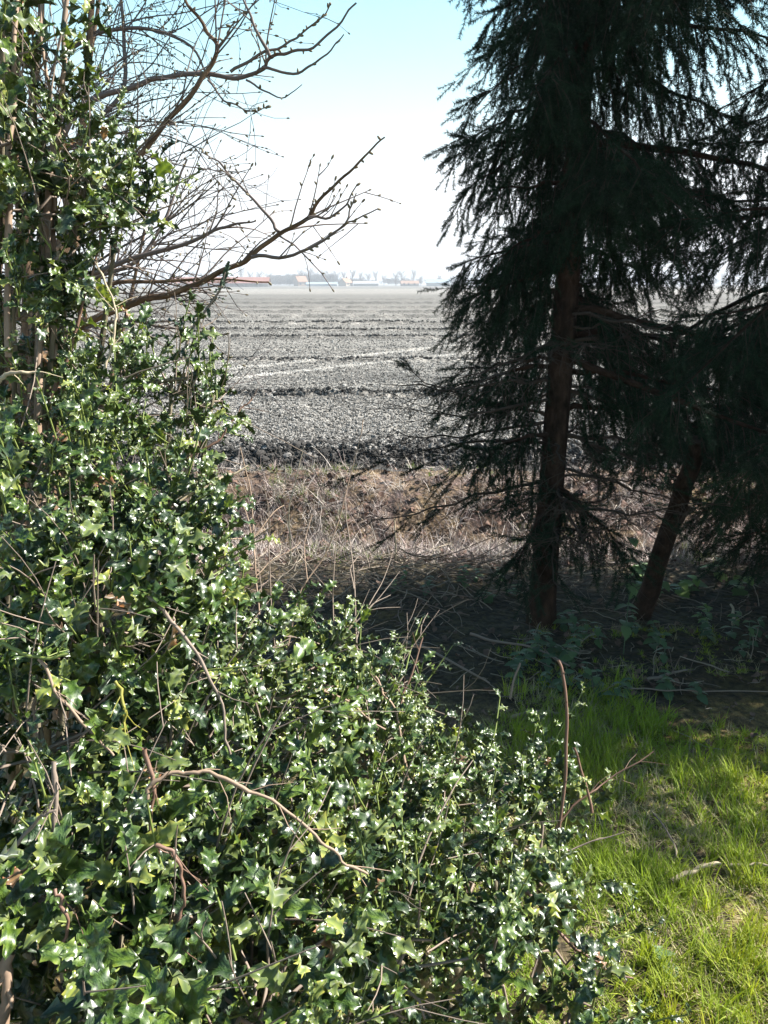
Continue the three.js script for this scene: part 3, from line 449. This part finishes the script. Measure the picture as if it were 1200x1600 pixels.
  limb('branchlet', [[393, 402], [445, 400], [475, 392], [510, 372], [535, 355], [555, 342], [592, 328]], 2.02, 1.95, 0.005, 0.0015, T, 5, 0.11, 0);
  limb('branchlet', [[435, 362], [410, 325], [375, 290], [345, 260], [318, 238]], 2.0, 2.0, 0.0045, 0.0015, T, 3, 0.12, 0);
  limb('branchlet', [[482, 340], [515, 337], [540, 320], [557, 290]], 1.98, 1.95, 0.004, 0.0014, T, 3, 0.09, 0);
  limb('branchlet', [[535, 355], [550, 325], [556, 300]], 1.97, 1.95, 0.0028, 0.0013, T);
  limb('limb', [[90, 445], [155, 425], [225, 400], [300, 380], [345, 357], [370, 350], [400, 345]], 2.2, 2.1, 0.009, 0.002, T, 12, 0.25, 1);
  limb('limb', [[85, 490], [170, 445], [250, 440], [330, 438], [420, 440]], 2.3, 2.2, 0.008, 0.002, B, 12, 0.25, 1);
  limb('limb', [[80, 480], [140, 440], [210, 410], [250, 360], [275, 300], [290, 250]], 2.35, 2.4, 0.008, 0.003, T, 12, 0.4, 1);
  limb('limb', [[90, 250], [150, 190], [190, 150], [195, 60], [185, -30]], 2.5, 2.6, 0.009, 0.005, T, 10, 0.5, 2);
  limb('limb', [[105, 80], [150, 55], [230, 45], [300, 70], [330, 130]], 2.6, 2.5, 0.008, 0.003, T, 10, 0.4, 2);
  limb('limb', [[95, 520], [190, 500], [260, 510], [350, 523]], 2.3, 2.15, 0.006, 0.0015, T, 8, 0.2, 1);
  for (let k = 0; k < 40; k++) { const p = P(R(r, -60, 130), R(r, 150, 480), R(r, 2.3, 2.7)); grow(r, fineTw, p, V(R(r, -0.2, 0.9), R(r, -0.15, 1), R(r, -0.5, 0.3)).normalize(), R(r, 0.3, 0.62), R(r, 0.0025, 0.0045), 2, o); }
  tag(part('twigs', fineTw.geo(), T, t), null, null, null, 'stuff');
  stuffInst('buds', budGeo, M.bud, buds, t);
  // the thicket behind it
  const t2 = thing('bare_thicket_shrub', 'dense leafless shrub of thin dark twigs behind the hazel', 'shrub', null), tw2 = new MB(), o2 = { curve: 0.8, wander: 0.1, up: 0.15, gap: 0.15, fork: 1.0, seg: 0.07 };
  for (let k = 0; k < 26; k++) {
    const b = V(R(r, -2.7, -1.35), -0.05, R(r, -3.9, -3.0)), h = V(b.x + R(r, -0.5, 0.35), R(r, 1.6, 3.0), b.z + R(r, -0.4, 0.4)), pts = crooked(r, smooth([b, b.clone().lerp(h, 0.5).add(V(R(r, -0.12, 0.12), 0, R(r, -0.1, 0.1))), h], 7), 0.015);
    part('stem', new MB().tube(pts, R(r, 0.012, 0.026), 0.006, 7, { len: 2 }).geo(), M.hazelBark, t2);
    for (let j = 0; j < 8; j++) { const i = Math.floor(R(r, 0.25, 0.99) * pts.length); grow(r, tw2, pts[Math.min(i, pts.length - 1)], V(R(r, -0.35, 1), R(r, -0.3, 0.8), R(r, -0.6, 0.6)).normalize(), R(r, 0.3, 0.8), R(r, 0.002, 0.004), 2, o2); }
  }
  tag(part('twigs', tw2.geo(), M.thicketTwig, t2), null, null, null, 'stuff');
}

// ------------------------------------------------------------------ holly
function hollyLeaf(r, w, wave, curl, fold) {
  const b = new MB(); b.c = [];
  const st = [0, 0.06, 0.15, 0.24, 0.33, 0.42, 0.51, 0.6, 0.69, 0.78, 0.86, 0.93, 1], N = st.length;
  const ph = [r() < 0.5 ? 0 : 1, r() < 0.5 ? 0 : 1];
  st.forEach((t, k) => {
    const spine = k % 2 === 0 && k > 0 && k < N - 1, full = k === 0 ? 0.05 : k === N - 1 ? 0.0 : w * Math.sin(Math.PI * (0.12 + 0.8 * t)) ** 0.8, zc = -curl * (t - 0.35) ** 2;
    for (let j = -2; j <= 2; j++) {
      const s = j < 0 ? 0 : 1, e = Math.abs(j) / 2; let x, z, y = t;
      const up = spine ? ((k / 2 + ph[s]) % 2 ? 1 : -0.75) * wave : wave * 0.1;
      if (e === 1) { x = full * (spine ? 1.16 : 0.8); z = zc + fold * x - 0.35 * x * x + up; y = t + (spine ? 0.035 : 0); } else if (e === 0.5) { x = full * 0.45; z = zc + fold * x * 0.8 + 0.05 + up * 0.3; } else { x = 0; z = zc; }
      b.p.push(Math.sign(j) * x, z, y); b.n.push(0, 1, 0); b.u.push(j / 4 + 0.5, t);
      const c = e === 0 ? [2.1, 1.8, 1.5] : e === 1 ? (spine ? [4.5, 3.0, 3.0] : [1.7, 1.5, 1.4]) : [0.9, 0.95, 0.9]; b.c.push(...c);
    }
  });
  for (let k = 0; k < N - 1; k++) for (let j = 0; j < 4; j++) { const a = k * 5 + j; if (j < 2) b.i.push(a, a + 5, a + 1, a + 1, a + 5, a + 6); else b.i.push(a, a + 5, a + 6, a, a + 6, a + 1); }
  const g = b.geo(); g.computeVertexNormals(); return g;
}
const rl = rng(81);
const hollyGeos = [[0.23, 0.12, 0.7, 0.3], [0.25, 0.15, 0.5, 0.2], [0.2, 0.17, 1.0, 0.5], [0.24, 0.1, 0.3, 0.6], [0.26, 0.15, 0.8, 0.1], [0.19, 0.18, 0.5, 0.35]].map((a) => hollyLeaf(rl, ...a));
const hollyTones = [[0.012, 0.03, 0.008], [0.022, 0.05, 0.008], [0.036, 0.07, 0.009], [0.062, 0.105, 0.011], [0.12, 0.17, 0.018], [0.14, 0.085, 0.035]].map((c) => col(...c));
const leafBump = noiseTex(128, 128, (x, y) => { const v = 255 * tileFbm(x, y, 128, 6); return [v, v, v]; }); leafBump.repeat.set(1.5, 2);
const glossy = (c) => new THREE.MeshPhysicalMaterial({ color: c, vertexColors: true, roughness: 0.5, specularIntensity: 0.3, clearcoat: 1, clearcoatRoughness: 0.34, bumpMap: leafBump, bumpScale: 0.003, side: THREE.DoubleSide });
const hollyMats = hollyTones.map((c, k) => k < 3 ? glossy(c) : leafSheet(c, { transmission: 0.42 })), hollyInst = [glossy(col(1, 1, 1)), leafSheet(col(1, 1, 1), { transmission: 0.42 })];
function holly(label, base, lobes, seed, o = {}) {
  const r = rng(seed), t = thing('holly_bush', label, 'holly bush', null, 'holly bushes'), leaves = [], stems = new MB(), woody = new MB();
  const bodies = lobes.map(([px, py, d, rp]) => ({ c: P(px, py, d), r: 0.95 * rp * d / FOCAL, px, g: px < 480 && py > 900 ? 1.2 : 1 }));
  const addLeaf = (p, dir, nor, s) => {
    const z = dir.clone().normalize(), x = V().crossVectors(nor, z).normalize(), y = V().crossVectors(z, x), u = r();
    leaves.push({ m: new THREE.Matrix4().makeBasis(x.multiplyScalar(s), y.multiplyScalar(s), z.multiplyScalar(s)).setPosition(p), p, s, g: Math.floor(r() * 6), k: u < 0.26 ? 0 : u < 0.54 ? 1 : u < 0.76 ? 2 : u < 0.945 ? 3 : u < 0.993 ? 4 : 5 });
  };
  const shoot = (p, d, len, n, grow = 1) => {
    const pts = [p.clone()]; let q = p.clone(); const dir = d.clone();
    for (let k = 0; k < 4; k++) { dir.addScaledVector(unit(r), 0.13).addScaledVector(V(0, 1, 0), 0.06).normalize(); q = q.clone().addScaledVector(dir, len / 4); pts.push(q); }
    stems.tube(pts, 0.0021, 0.0013, 4); let az = R(r, 0, 6.3); const size = R(r, 0.036, 0.055) * (o.size || 1) * grow;
    const e1 = V().crossVectors(dir, Math.abs(dir.y) > 0.9 ? V(1, 0, 0) : V(0, 1, 0)).normalize(), e2 = V().crossVectors(dir, e1);
    for (let k = 0; k < n; k++) {
      const f = 0.18 + 0.82 * k / (n - 1), u = f * 3.99, i = Math.floor(u), pp = pts[i].clone().lerp(pts[i + 1], u - i); az += 2.4 + R(r, -0.3, 0.3);
      const o1 = e1.clone().multiplyScalar(Math.cos(az)).addScaledVector(e2, Math.sin(az)), ld = o1.clone().multiplyScalar(1.05 - 0.45 * f).addScaledVector(dir, 0.45 + 0.35 * f).addScaledVector(V(0, 1, 0), -0.1).addScaledVector(unit(r), 0.25).normalize();
      const nor = dir.clone().addScaledVector(o1, -0.25).addScaledVector(V(0.42, 0.75, 0.3), 0.85).addScaledVector(unit(r), 0.75);
      addLeaf(pp, ld, nor, size * R(r, 0.75, 1.2) * (k > n - 3 ? 0.75 : 1));
    }
  };
  for (const b of bodies) {
    // a woody limb from the foot of the bush into each lobe, branching inside it
    const foot = base.clone().add(V(R(r, -0.12, 0.12), 0, R(r, -0.12, 0.12))), mid = foot.clone().lerp(b.c, 0.55).add(V(R(r, -0.06, 0.06), R(r, -0.02, 0.1), R(r, -0.06, 0.06)));
    part('branch', new MB().tube(crooked(r, smooth([foot, mid, b.c.clone().addScaledVector(V(0, 1, 0), b.r * 0.3)], 6), 0.008), R(r, 0.011, 0.017), 0.004, 7, { len: 1 }).geo(), M.hollyBark, t);
    const n = Math.round((o.dens || 2300) * b.r * b.r);
    for (let k = 0; k < n; k++) {
      const u = unit(r), f = 0.3 + 0.68 * Math.sqrt(r()), p = b.c.clone().addScaledVector(u, b.r * f); if (p.y < 0.1 || project(p)[2] < 0.78) continue;
      if (bodies.some((q) => q !== b && q.c.distanceTo(p) < q.r * 0.55)) continue;
      const d = u.clone().multiplyScalar(0.75).addScaledVector(V(0, 1, 0), 0.55).addScaledVector(unit(r), 0.55).normalize(); shoot(p, d, R(r, 0.07, 0.16), 5 + Math.floor(r() * 4), b.g * R(r, 0.7, 1.15));
      if (k % 3 === 0) { const c = b.c.clone().addScaledVector(u, b.r * 0.1), m = c.clone().lerp(p, 0.5).addScaledVector(unit(r), 0.02); woody.tube([c, m, p], 0.0032, 0.002, 4); }
    }
    for (let k = 0; k < (b.px > 700 ? 0 : b.px > 500 ? 6 : o.bare ?? 7); k++) { const u = unit(r); grow(r, woody, b.c.clone().addScaledVector(u, b.r * R(r, 0.3, 0.8)), u.clone().add(V(R(r, -0.6, 0.6), R(r, 0.1, 1), R(r, -0.4, 0.6))).normalize(), R(r, 0.12, 0.28), R(r, 0.0013, 0.0024), 1, { curve: 0.9, wander: 0.07, up: 0, gap: 0.2, fork: 0.8 }); }
  }
  // which leaves show: a small depth buffer seen from the camera
  const W = 400, Hh = 533, zb = new Float32Array(W * Hh).fill(1e9), id = new Int32Array(W * Hh).fill(-1), seen = new Int32Array(leaves.length);
  leaves.forEach((l, k) => { const c = l.p.clone().add(V().setFromMatrixColumn(l.m, 2).multiplyScalar(0.5)), [x, y, d] = project(c), rr = Math.max(1, l.s * 0.33 / d * FOCAL / 3); for (let yy = Math.floor(y / 3 - rr); yy <= y / 3 + rr; yy++) for (let xx = Math.floor(x / 3 - rr); xx <= x / 3 + rr; xx++) if (xx >= 0 && yy >= 0 && xx < W && yy < Hh && (xx - x / 3) ** 2 + (yy - y / 3) ** 2 < rr * rr && d < zb[yy * W + xx]) { zb[yy * W + xx] = d; id[yy * W + xx] = k; } });
  id.forEach((k) => { if (k >= 0) seen[k]++; });
  const order = leaves.map((_, k) => k).sort((a, b) => seen[b] - seen[a]), rest = hollyGeos.map(() => [[], []]);
  order.forEach((k, i) => { const l = leaves[k]; if (i < 300) { const m = part('leaf', hollyGeos[l.g], hollyMats[l.k], t); m.applyMatrix4(l.m); } else rest[l.g][l.k < 3 ? 0 : 1].push({ m: l.m, c: hollyTones[l.k] }); });
  rest.forEach((two, k) => two.forEach((l, e) => { if (l.length) stuffInst('foliage', hollyGeos[k], hollyInst[e], l, t); }));
  tag(part('shoots', stems.geo(), M.hollyGreen, t), null, null, null, 'stuff'); tag(part('twigs', woody.geo(), M.greyTwig, t), null, null, null, 'stuff');
  return { t, r, leaves };
}
const limbPx = (px, d0, d1) => px.map(([x, y], k) => P(x, y, d0 + (d1 - d0) * k / (px.length - 1)));
const addLimb = (h, name, px, d0, d1, ra, rb, mat) => {
  const r = h.r, pts = crooked(r, smooth(limbPx(px, d0, d1), 6), 0.004).map((p) => p.addScaledVector(unit(r), ra * 0.35)), n = pts.length, ph = R(r, 0, 9), b = new MB();
  b.tube(pts, ra, rb, 7, { len: 1, wob: 0.3, seed: px[0][0], rad: (f) => (ra + (rb - ra) * f) * (1 + 0.4 * Math.max(0, noise(f * n * 0.8 + ph, 3) - 0.6) * 2.5) });
  for (let k = 2; k < n - 1; k += 2) if (r() < 0.5) { const d = V().subVectors(pts[k + 1], pts[k]).normalize().addScaledVector(unit(r), 0.9).normalize(), l = R(r, 0.01, 0.07); b.tube([pts[k], pts[k].clone().addScaledVector(d, l * 0.5), pts[k].clone().addScaledVector(d, l).addScaledVector(unit(r), l * 0.15)], rb * 0.6, rb * 0.3, 4); }
  return part(name, b.geo(), mat, h.t);
};
{
  const h = holly('tall holly climbing among pale stems at the upper left', V(-1.0, 0, -1.75), [[55, 330, 1.55, 90], [135, 275, 1.6, 62], [190, 330, 1.65, 52], [90, 400, 1.55, 50], [5, 60, 1.45, 68], [58, 110, 1.6, 40], [70, 200, 1.6, 45], [25, 500, 1.55, 65], [0, 230, 1.5, 55]], 91, { dens: 3100, bare: 3, size: 1.12 });
  addLimb(h, 'stem', [[55, 700], [72, 420], [75, 330], [90, 210], [98, 100], [104, -20]], 1.6, 1.6, 0.0085, 0.004, M.paleTwig);
  addLimb(h, 'stem', [[88, 560], [80, 300], [94, 200], [101, 90], [99, -20]], 1.62, 1.62, 0.005, 0.003, M.paleTwig);
  addLimb(h, 'stem', [[12, 560], [16, 300], [20, 130], [25, -20]], 1.5, 1.5, 0.006, 0.004, M.paleTwig);
  addLimb(h, 'stem', [[85, 330], [78, 170], [68, 80], [66, -20]], 1.6, 1.62, 0.004, 0.003, M.paleTwig);
  addLimb(h, 'stem', [[75, 640], [100, 560], [135, 460], [152, 395], [160, 330]], 1.6, 1.6, 0.0035, 0.002, M.redTwig);
  addLimb(h, 'stem', [[160, 588], [178, 520], [180, 480], [165, 445], [152, 420], [156, 390]], 1.5, 1.55, 0.0024, 0.0014, M.straw);
  addLimb(h, 'stem', [[-10, 598], [20, 586], [56, 585]], 1.4, 1.4, 0.004, 0.002, M.straw);
}
{
  const h = holly('dense dark holly at mid left, reaching out over the field', V(-0.75, 0, -1.55), [[60, 640, 1.65, 105], [180, 630, 1.75, 82], [275, 620, 1.85, 62], [330, 625, 1.9, 42], [120, 770, 1.5, 135], [235, 790, 1.5, 92], [270, 880, 1.5, 85], [40, 890, 1.35, 140], [170, 920, 1.4, 120], [300, 700, 1.8, 45]], 92, { dens: 2350, bare: 5 });
  addLimb(h, 'branch', [[60, 760], [110, 690], [170, 650], [230, 600], [300, 590]], 1.7, 1.8, 0.008, 0.003, M.hollyBark);
  addLimb(h, 'branch', [[200, 840], [260, 795], [320, 760], [362, 740]], 1.45, 1.55, 0.006, 0.004, M.straw);
  addLimb(h, 'branch', [[290, 720], [340, 690], [365, 655], [385, 630], [398, 622]], 1.8, 1.85, 0.003, 0.0015, M.redTwig);
  addLimb(h, 'branch', [[195, 835], [225, 795], [250, 775], [280, 800]], 1.42, 1.45, 0.0035, 0.002, M.paleTwig);
}
{
  const h = holly('big sunlit holly filling the lower left foreground', V(-0.45, 0, -1.05), [[150, 1010, 1.3, 150], [330, 1060, 1.5, 125], [440, 1060, 1.75, 85], [520, 1010, 1.9, 42], [60, 1180, 1.2, 150], [250, 1230, 1.3, 160], [430, 1220, 1.45, 130], [90, 1400, 1.05, 170], [300, 1430, 1.1, 165], [470, 1420, 1.2, 150], [180, 1580, 1.0, 180], [400, 1600, 1.0, 180]], 93, { dens: 2100, bare: 15 });
  addLimb(h, 'arching_twig', [[225, 1260], [250, 1215], [290, 1205], [340, 1215], [410, 1245], [480, 1295], [530, 1340], [572, 1372]], 0.98, 1.0, 0.0027, 0.0016, M.paleTwig);
  addLimb(h, 'branch', [[140, 1350], [200, 1355], [270, 1365], [340, 1390]], 1.1, 1.12, 0.009, 0.006, M.hollyBark);
  addLimb(h, 'twig', [[225, 930], [270, 970], [320, 1040], [350, 1100], [355, 1180]], 1.2, 1.2, 0.0026, 0.002, M.greyTwig);
  addLimb(h, 'twig', [[60, 1030], [100, 1095], [150, 1150], [175, 1180]], 1.1, 1.1, 0.0022, 0.0018, M.paleTwig);
  addLimb(h, 'twig', [[0, 1008], [50, 1026], [110, 1027]], 1.1, 1.1, 0.003, 0.002, M.hollyGreen);
  addLimb(h, 'twig', [[180, 1065], [192, 1100], [195, 1130], [186, 1150]], 1.1, 1.1, 0.0022, 0.0018, new THREE.MeshStandardMaterial({ color: col(0.2, 0.19, 0.03), roughness: 0.6 }));
  addLimb(h, 'twig', [[245, 1320], [275, 1340], [288, 1380], [278, 1430], [282, 1490], [292, 1580]], 0.92, 0.92, 0.0022, 0.0016, M.redTwig);
  addLimb(h, 'twig', [[225, 1170], [236, 1230], [242, 1290], [246, 1340]], 1.0, 1.0, 0.0028, 0.0022, M.redTwig);
  addLimb(h, 'twig', [[85, 1390], [100, 1420], [98, 1470], [108, 1530], [106, 1620]], 0.9, 0.9, 0.0022, 0.0016, M.redTwig);
  addLimb(h, 'twig', [[-10, 1345], [40, 1300], [70, 1275], [84, 1270]], 0.9, 0.9, 0.0022, 0.0015, M.greyTwig);
  addLimb(h, 'twig', [[86, 1190], [88, 1260], [75, 1340], [30, 1420], [-10, 1460]], 0.95, 0.95, 0.003, 0.0022, M.greyTwig);
  addLimb(h, 'branch', [[14, 1490], [10, 1560], [2, 1680]], 0.9, 0.9, 0.0055, 0.006, M.paleTwig);
}
{
  const h = holly('lower holly sloping down to the lawn, lower centre', V(0.15, 0, -1.45), [[570, 1110, 1.8, 75], [615, 1075, 1.9, 45], [560, 1200, 1.6, 110], [690, 1240, 1.65, 85], [770, 1230, 1.7, 65], [845, 1205, 1.75, 45], [590, 1350, 1.35, 130], [730, 1370, 1.45, 110], [830, 1330, 1.55, 70], [610, 1520, 1.15, 140], [760, 1520, 1.25, 120], [860, 1480, 1.35, 65], [880, 1590, 1.25, 80]], 94, { dens: 2250, bare: 14, size: 0.94 });
  addLimb(h, 'branch', [[270, 1125], [380, 1105], [450, 1090], [490, 1078], [540, 1095], [600, 1140]], 1.45, 1.5, 0.004, 0.002, M.paleTwig);
  addLimb(h, 'twig', [[640, 1300], [638, 1220], [625, 1150], [605, 1090], [585, 1060]], 1.5, 1.6, 0.003, 0.002, M.paleTwig);
  addLimb(h, 'twig', [[622, 1110], [640, 1060], [662, 1000]], 1.6, 1.65, 0.0022, 0.0015, M.redTwig);
  addLimb(h, 'twig', [[830, 1370], [845, 1330], [838, 1250]], 1.5, 1.55, 0.004, 0.002, M.greyTwig);
  addLimb(h, 'twig', [[820, 1390], [880, 1460], [920, 1500], [985, 1530]], 1.35, 1.3, 0.003, 0.0015, M.redTwig);
  addLimb(h, 'twig', [[845, 1328], [900, 1325], [975, 1300]], 1.5, 1.5, 0.002, 0.001, M.greyTwig);
  // last sprig reaching over the lawn
  addLimb(h, 'twig', [[860, 1310], [905, 1250], [955, 1220], [1018, 1172]], 1.55, 1.6, 0.0022, 0.0012, M.redTwig);
}

// ------------------------------------------------------------------ single shoots and small plants
function bareShoot(label, px, d0, d1, ra, rb, mat, seed, forks = [], knots = 0) {
  const r = rng(seed), pts = crooked(r, smooth(limbPx(px, d0, d1), 5), 0.002), o = pts[0].clone(), t = thing('bare_shoot', label, 'shoot', o);
  part('stem', new MB().tube(pts.map((p) => p.clone().sub(o)), ra, rb, 6, { len: 1, wob: 0.2, seed }).geo(), mat, t);
  for (const f of forks) part('twig', new MB().tube(crooked(r, smooth(limbPx(f, d0, d1), 4), 0.002).map((p) => p.sub(o)), ra * 0.6, 0.0009, 5).geo(), mat, t);
  for (let k = 0; k < knots; k++) { const i = Math.floor(R(r, 0.35, 1) * (pts.length - 1)), s = ra * R(r, 0.7, 1); const g = part('bud', budGeo, mat, t); g.position.copy(pts[i]).sub(o); g.quaternion.setFromUnitVectors(V(0, 0, 1), V().subVectors(pts[i], pts[i - 1]).normalize().addScaledVector(unit(r), 0.7).normalize()); g.scale.set(s, s, s * 1.4); }
  return t;
}
bareShoot('upright reddish budded shoot at the right edge of the low holly', [[866, 1400], [868, 1330], [880, 1240], [884, 1160], [885, 1100], [880, 1060], [873, 1033]], 1.5, 1.5, 0.0035, 0.0028, M.redTwig, 201, [], 14);
bareShoot('short reddish shoot leaning left beside the lawn', [[925, 1270], [910, 1210], [897, 1168]], 1.55, 1.55, 0.003, 0.0022, M.redTwig, 202, [], 7);
bareShoot('forked pale sapling between the ditch and the low holly', [[560, 1110], [556, 1000], [552, 900], [544, 830], [540, 780]], 2.1, 2.3, 0.003, 0.0014, M.greyTwig, 203, [[[556, 990], [580, 940], [600, 905], [613, 862]], [[553, 920], [548, 890], [560, 870]], [[557, 1000], [575, 950], [610, 930]]], 4);
bareShoot('long thin pale shoot rising in front of the ploughed field', [[450, 1010], [470, 920], [500, 880], [530, 810], [548, 740], [562, 690], [568, 655]], 2.2, 2.4, 0.0026, 0.0013, M.paleTwig, 204, [[[480, 905], [475, 850], [488, 800], [498, 745]]], 4);
bareShoot('branching pale twig in front of the dead grass', [[405, 960], [400, 900], [395, 820], [390, 760], [375, 700]], 2.0, 2.1, 0.0028, 0.0013, M.paleTwig, 205, [[[400, 900], [420, 880], [455, 860], [470, 845]], [[352, 842], [380, 843], [398, 850]], [[396, 840], [430, 800], [445, 790]], [[398, 870], [385, 800], [360, 760]]], 3);
bareShoot('leaning dry stalk standing in the dead grass', [[455, 880], [452, 800], [462, 750], [475, 700]], 2.6, 2.7, 0.0026, 0.0014, M.straw, 206, [[[455, 840], [440, 790], [425, 760]]], 2);
bareShoot('dry stalk in the dead grass left of the spruce', [[617, 900], [618, 850], [616, 810]], 4.6, 4.6, 0.006, 0.004, M.straw, 207);
// a leafy climbing sprig below the hazel
{
  const r = rng(211), pts = smooth(limbPx([[285, 560], [300, 515], [325, 480], [345, 450], [352, 425]], 2.0, 2.0), 4), o = pts[0].clone(), t = thing('leafy_sprig', 'thin grey sprig with a few dark leaves below the hazel limb', 'sprig', o);
  part('stem', new MB().tube(pts.map((p) => p.clone().sub(o)), 0.0045, 0.002, 5).geo(), M.greyTwig, t);
  const lm = leafSheet(col(0.03, 0.06, 0.025), { vertexColors: false, clearcoat: 0.3, transmission: 0.2 });
  for (let k = 4; k < pts.length; k += 2) for (let j = 0; j < 3; j++) { const m = part('leaf', hollyGeos[1], lm, t); m.position.copy(pts[k]).sub(o); m.quaternion.setFromUnitVectors(V(0, 0, 1), unit(r)); m.scale.set(0.02, 0.02, 0.03); }
}
// nettles and other soft plants in the shade
function softLeaf() { const b = new MB(), n = 9; for (let i = 0; i <= n; i++) for (let j = -1; j <= 1; j++) { const t = i / n, w = 0.36 * Math.sin(Math.PI * Math.min(0.995, (t * 0.93 + 0.06) ** 0.7)) * (i % 2 ? 1.1 : 0.9); b.p.push(j * w, 0.16 * Math.abs(j) * w - 0.3 * t * t, t); b.n.push(0, 1, 0); b.u.push(j, t); } for (let i = 0; i < n; i++) for (let j = 0; j < 2; j++) { const a = i * 3 + j; b.i.push(a, a + 3, a + 1, a + 1, a + 3, a + 4); } const g = b.geo(); g.computeVertexNormals(); return g; }
const soft = softLeaf();
const softMats = [[0.05, 0.11, 0.045], [0.06, 0.13, 0.05], [0.085, 0.16, 0.05], [0.13, 0.23, 0.04]].map((c) => new THREE.MeshPhysicalMaterial({ color: col(...c), roughness: 0.85, transmission: 0.35, thickness: 0, side: THREE.DoubleSide }));
function plant(name, label, cat, at, h, pairs, size, seed, group, mats = [0, 1, 2]) {
  const r = rng(seed), t = thing(name, label, cat, at, group), top = V(R(r, -0.03, 0.03), h, R(r, -0.03, 0.03)); part('stem', new MB().tube([V(0, -0.02, 0), top.clone().multiplyScalar(0.5).add(V(0.006, 0, 0)), top], 0.0025, 0.0012, 5).geo(), softMats[mats[0]], t);
  for (let k = 0; k < pairs; k++) for (let j = 0; j < 2; j++) { const f = 0.25 + 0.75 * k / Math.max(1, pairs - 1), az = k * 1.57 + j * Math.PI + R(r, -0.4, 0.4), m = part('leaf', soft, softMats[pick(r, mats)], t); m.position.copy(top).multiplyScalar(f); m.rotation.set(R(r, -0.3, 0.35), az, R(r, -0.3, 0.3), 'YXZ'); m.scale.setScalar(size * (1.15 - 0.5 * f) * R(r, 0.8, 1.2)); }
}
{
  const r = rng(221), zone = (px, py, n, sx, sz, f) => { const c = G(px, py), spots = []; for (let k = 0; k < n; k++) { const x = c.x + R(r, -sx, sx), z = c.z + R(r, -sz, sz); spots.push(V(x, groundH(x, z), z)); } spots.sort((a, b) => project(a)[0] - project(b)[0]).forEach(f); };
  const nettle = (where, seed) => (p, k) => plant('nettle_plant', ORD[k] + ' nettle from the left ' + where, 'nettle', p, R(r, 0.05, 0.13), 4, R(r, 0.04, 0.06), seed + k, 'nettles ' + where);
  zone(845, 1050, 12, 0.22, 0.2, nettle('below the spruce trunk', 300));
  zone(960, 1010, 11, 0.25, 0.2, nettle('between the spruce trunk and the leaning log', 330));
  zone(1165, 1020, 11, 0.3, 0.2, nettle('at the right edge above the lawn', 360));
  zone(700, 925, 9, 0.35, 0.18, nettle('left of the spruce trunk', 390));
  zone(975, 1085, 8, 0.3, 0.12, nettle('along the far edge of the lawn', 420));
  zone(1060, 915, 9, 0.3, 0.2, (p, k) => plant('broadleaf_plant', ORD[k] + ' broad green leafy plant from the left, right of the leaning log', 'plant', p, R(r, 0.05, 0.1), 3, R(r, 0.09, 0.13), 450 + k, 'broad leaves right of the leaning log', [2, 3]));
  zone(1110, 965, 4, 0.12, 0.06, (p, k) => plant('broadleaf_plant', ORD[k] + ' small green plant from the left on the bare earth at the right', 'plant', p, R(r, 0.03, 0.06), 3, 0.05, 480 + k, 'small plants on the bare earth', [2, 3]));
  const e = P(990, 850, 3.4); plant('elder_seedling', 'small elder seedling with pale green leaflets in the spruce shade', 'seedling', V(e.x, groundH(e.x, e.z), e.z), 0.55, 5, 0.085, 500, null, [1, 2]);
  plant('weed_plant', 'grey-green leafy weed on the lawn at lower right', 'weed', G(1045, 1510), 0.04, 3, 0.05, 510, null, [1, 2]);
}
// sticks lying on the ground
function stick(label, px, rad, mat, seed, lift = 0.012) { const r = rng(seed), pts = crooked(r, smooth(px.map(([x, y]) => G(x, y, lift)), 5), 0.004), o = pts[0].clone(), t = part('fallen_stick', new MB().tube(pts.map((p) => p.clone().sub(o)), rad, rad * 0.6, 7, { cap: true, wob: 0.3, seed }).geo(), mat, scene); t.position.copy(o); return tag(t, label, 'stick'); }
stick('pale broken stick lying in the sunlit grass', [[1048, 1378], [1085, 1362], [1110, 1352], [1126, 1351]], 0.0075, M.straw, 601, 0.035);
stick('thin grey twig standing askew in the lawn', [[1058, 1342], [1045, 1302], [1022, 1270]], 0.004, M.greyTwig, 602, 0.045);
stick('pale stick at the right end of the lawn patch', [[1140, 1352], [1180, 1350], [1230, 1362]], 0.005, M.straw, 603, 0.035);
stick('pale crooked stick on the bare earth above the lawn', [[1010, 1062], [1040, 1055], [1060, 1050], [1075, 1048]], 0.007, M.greyTwig, 604);
stick('long pale straw lying along the lawn edge', [[985, 1076], [1040, 1078], [1100, 1079], [1200, 1080], [1260, 1079]], 0.003, M.greyTwig, 605, 0.03);
stick('grey fallen branch below the spruce, pointing to the nettles', [[735, 990], [765, 1000], [830, 1012], [890, 1040]], 0.007, M.greyTwig, 606, 0.04);
stick('long grey straw behind the low holly', [[630, 1000], [680, 1020], [735, 1050], [766, 1068]], 0.006, M.greyTwig, 607, 0.04);
stick('pale stick lying in front of the nettles', [[795, 1122], [840, 1113], [875, 1115]], 0.008, M.greyTwig, 608);
bareShoot('pale dry stalk standing before the nettles', [[797, 1092], [804, 1060], [813, 1036]], 2.85, 2.85, 0.0045, 0.0035, M.greyTwig, 609);
stick('short white stick on the dark earth at the right', [[1145, 975], [1146, 958], [1143, 945]], 0.009, M.straw, 610, 0.03);

scene.traverse((o) => { if (o.isMesh) { o.castShadow = true; o.receiveShadow = true; } });
renderer.render(scene, camera);
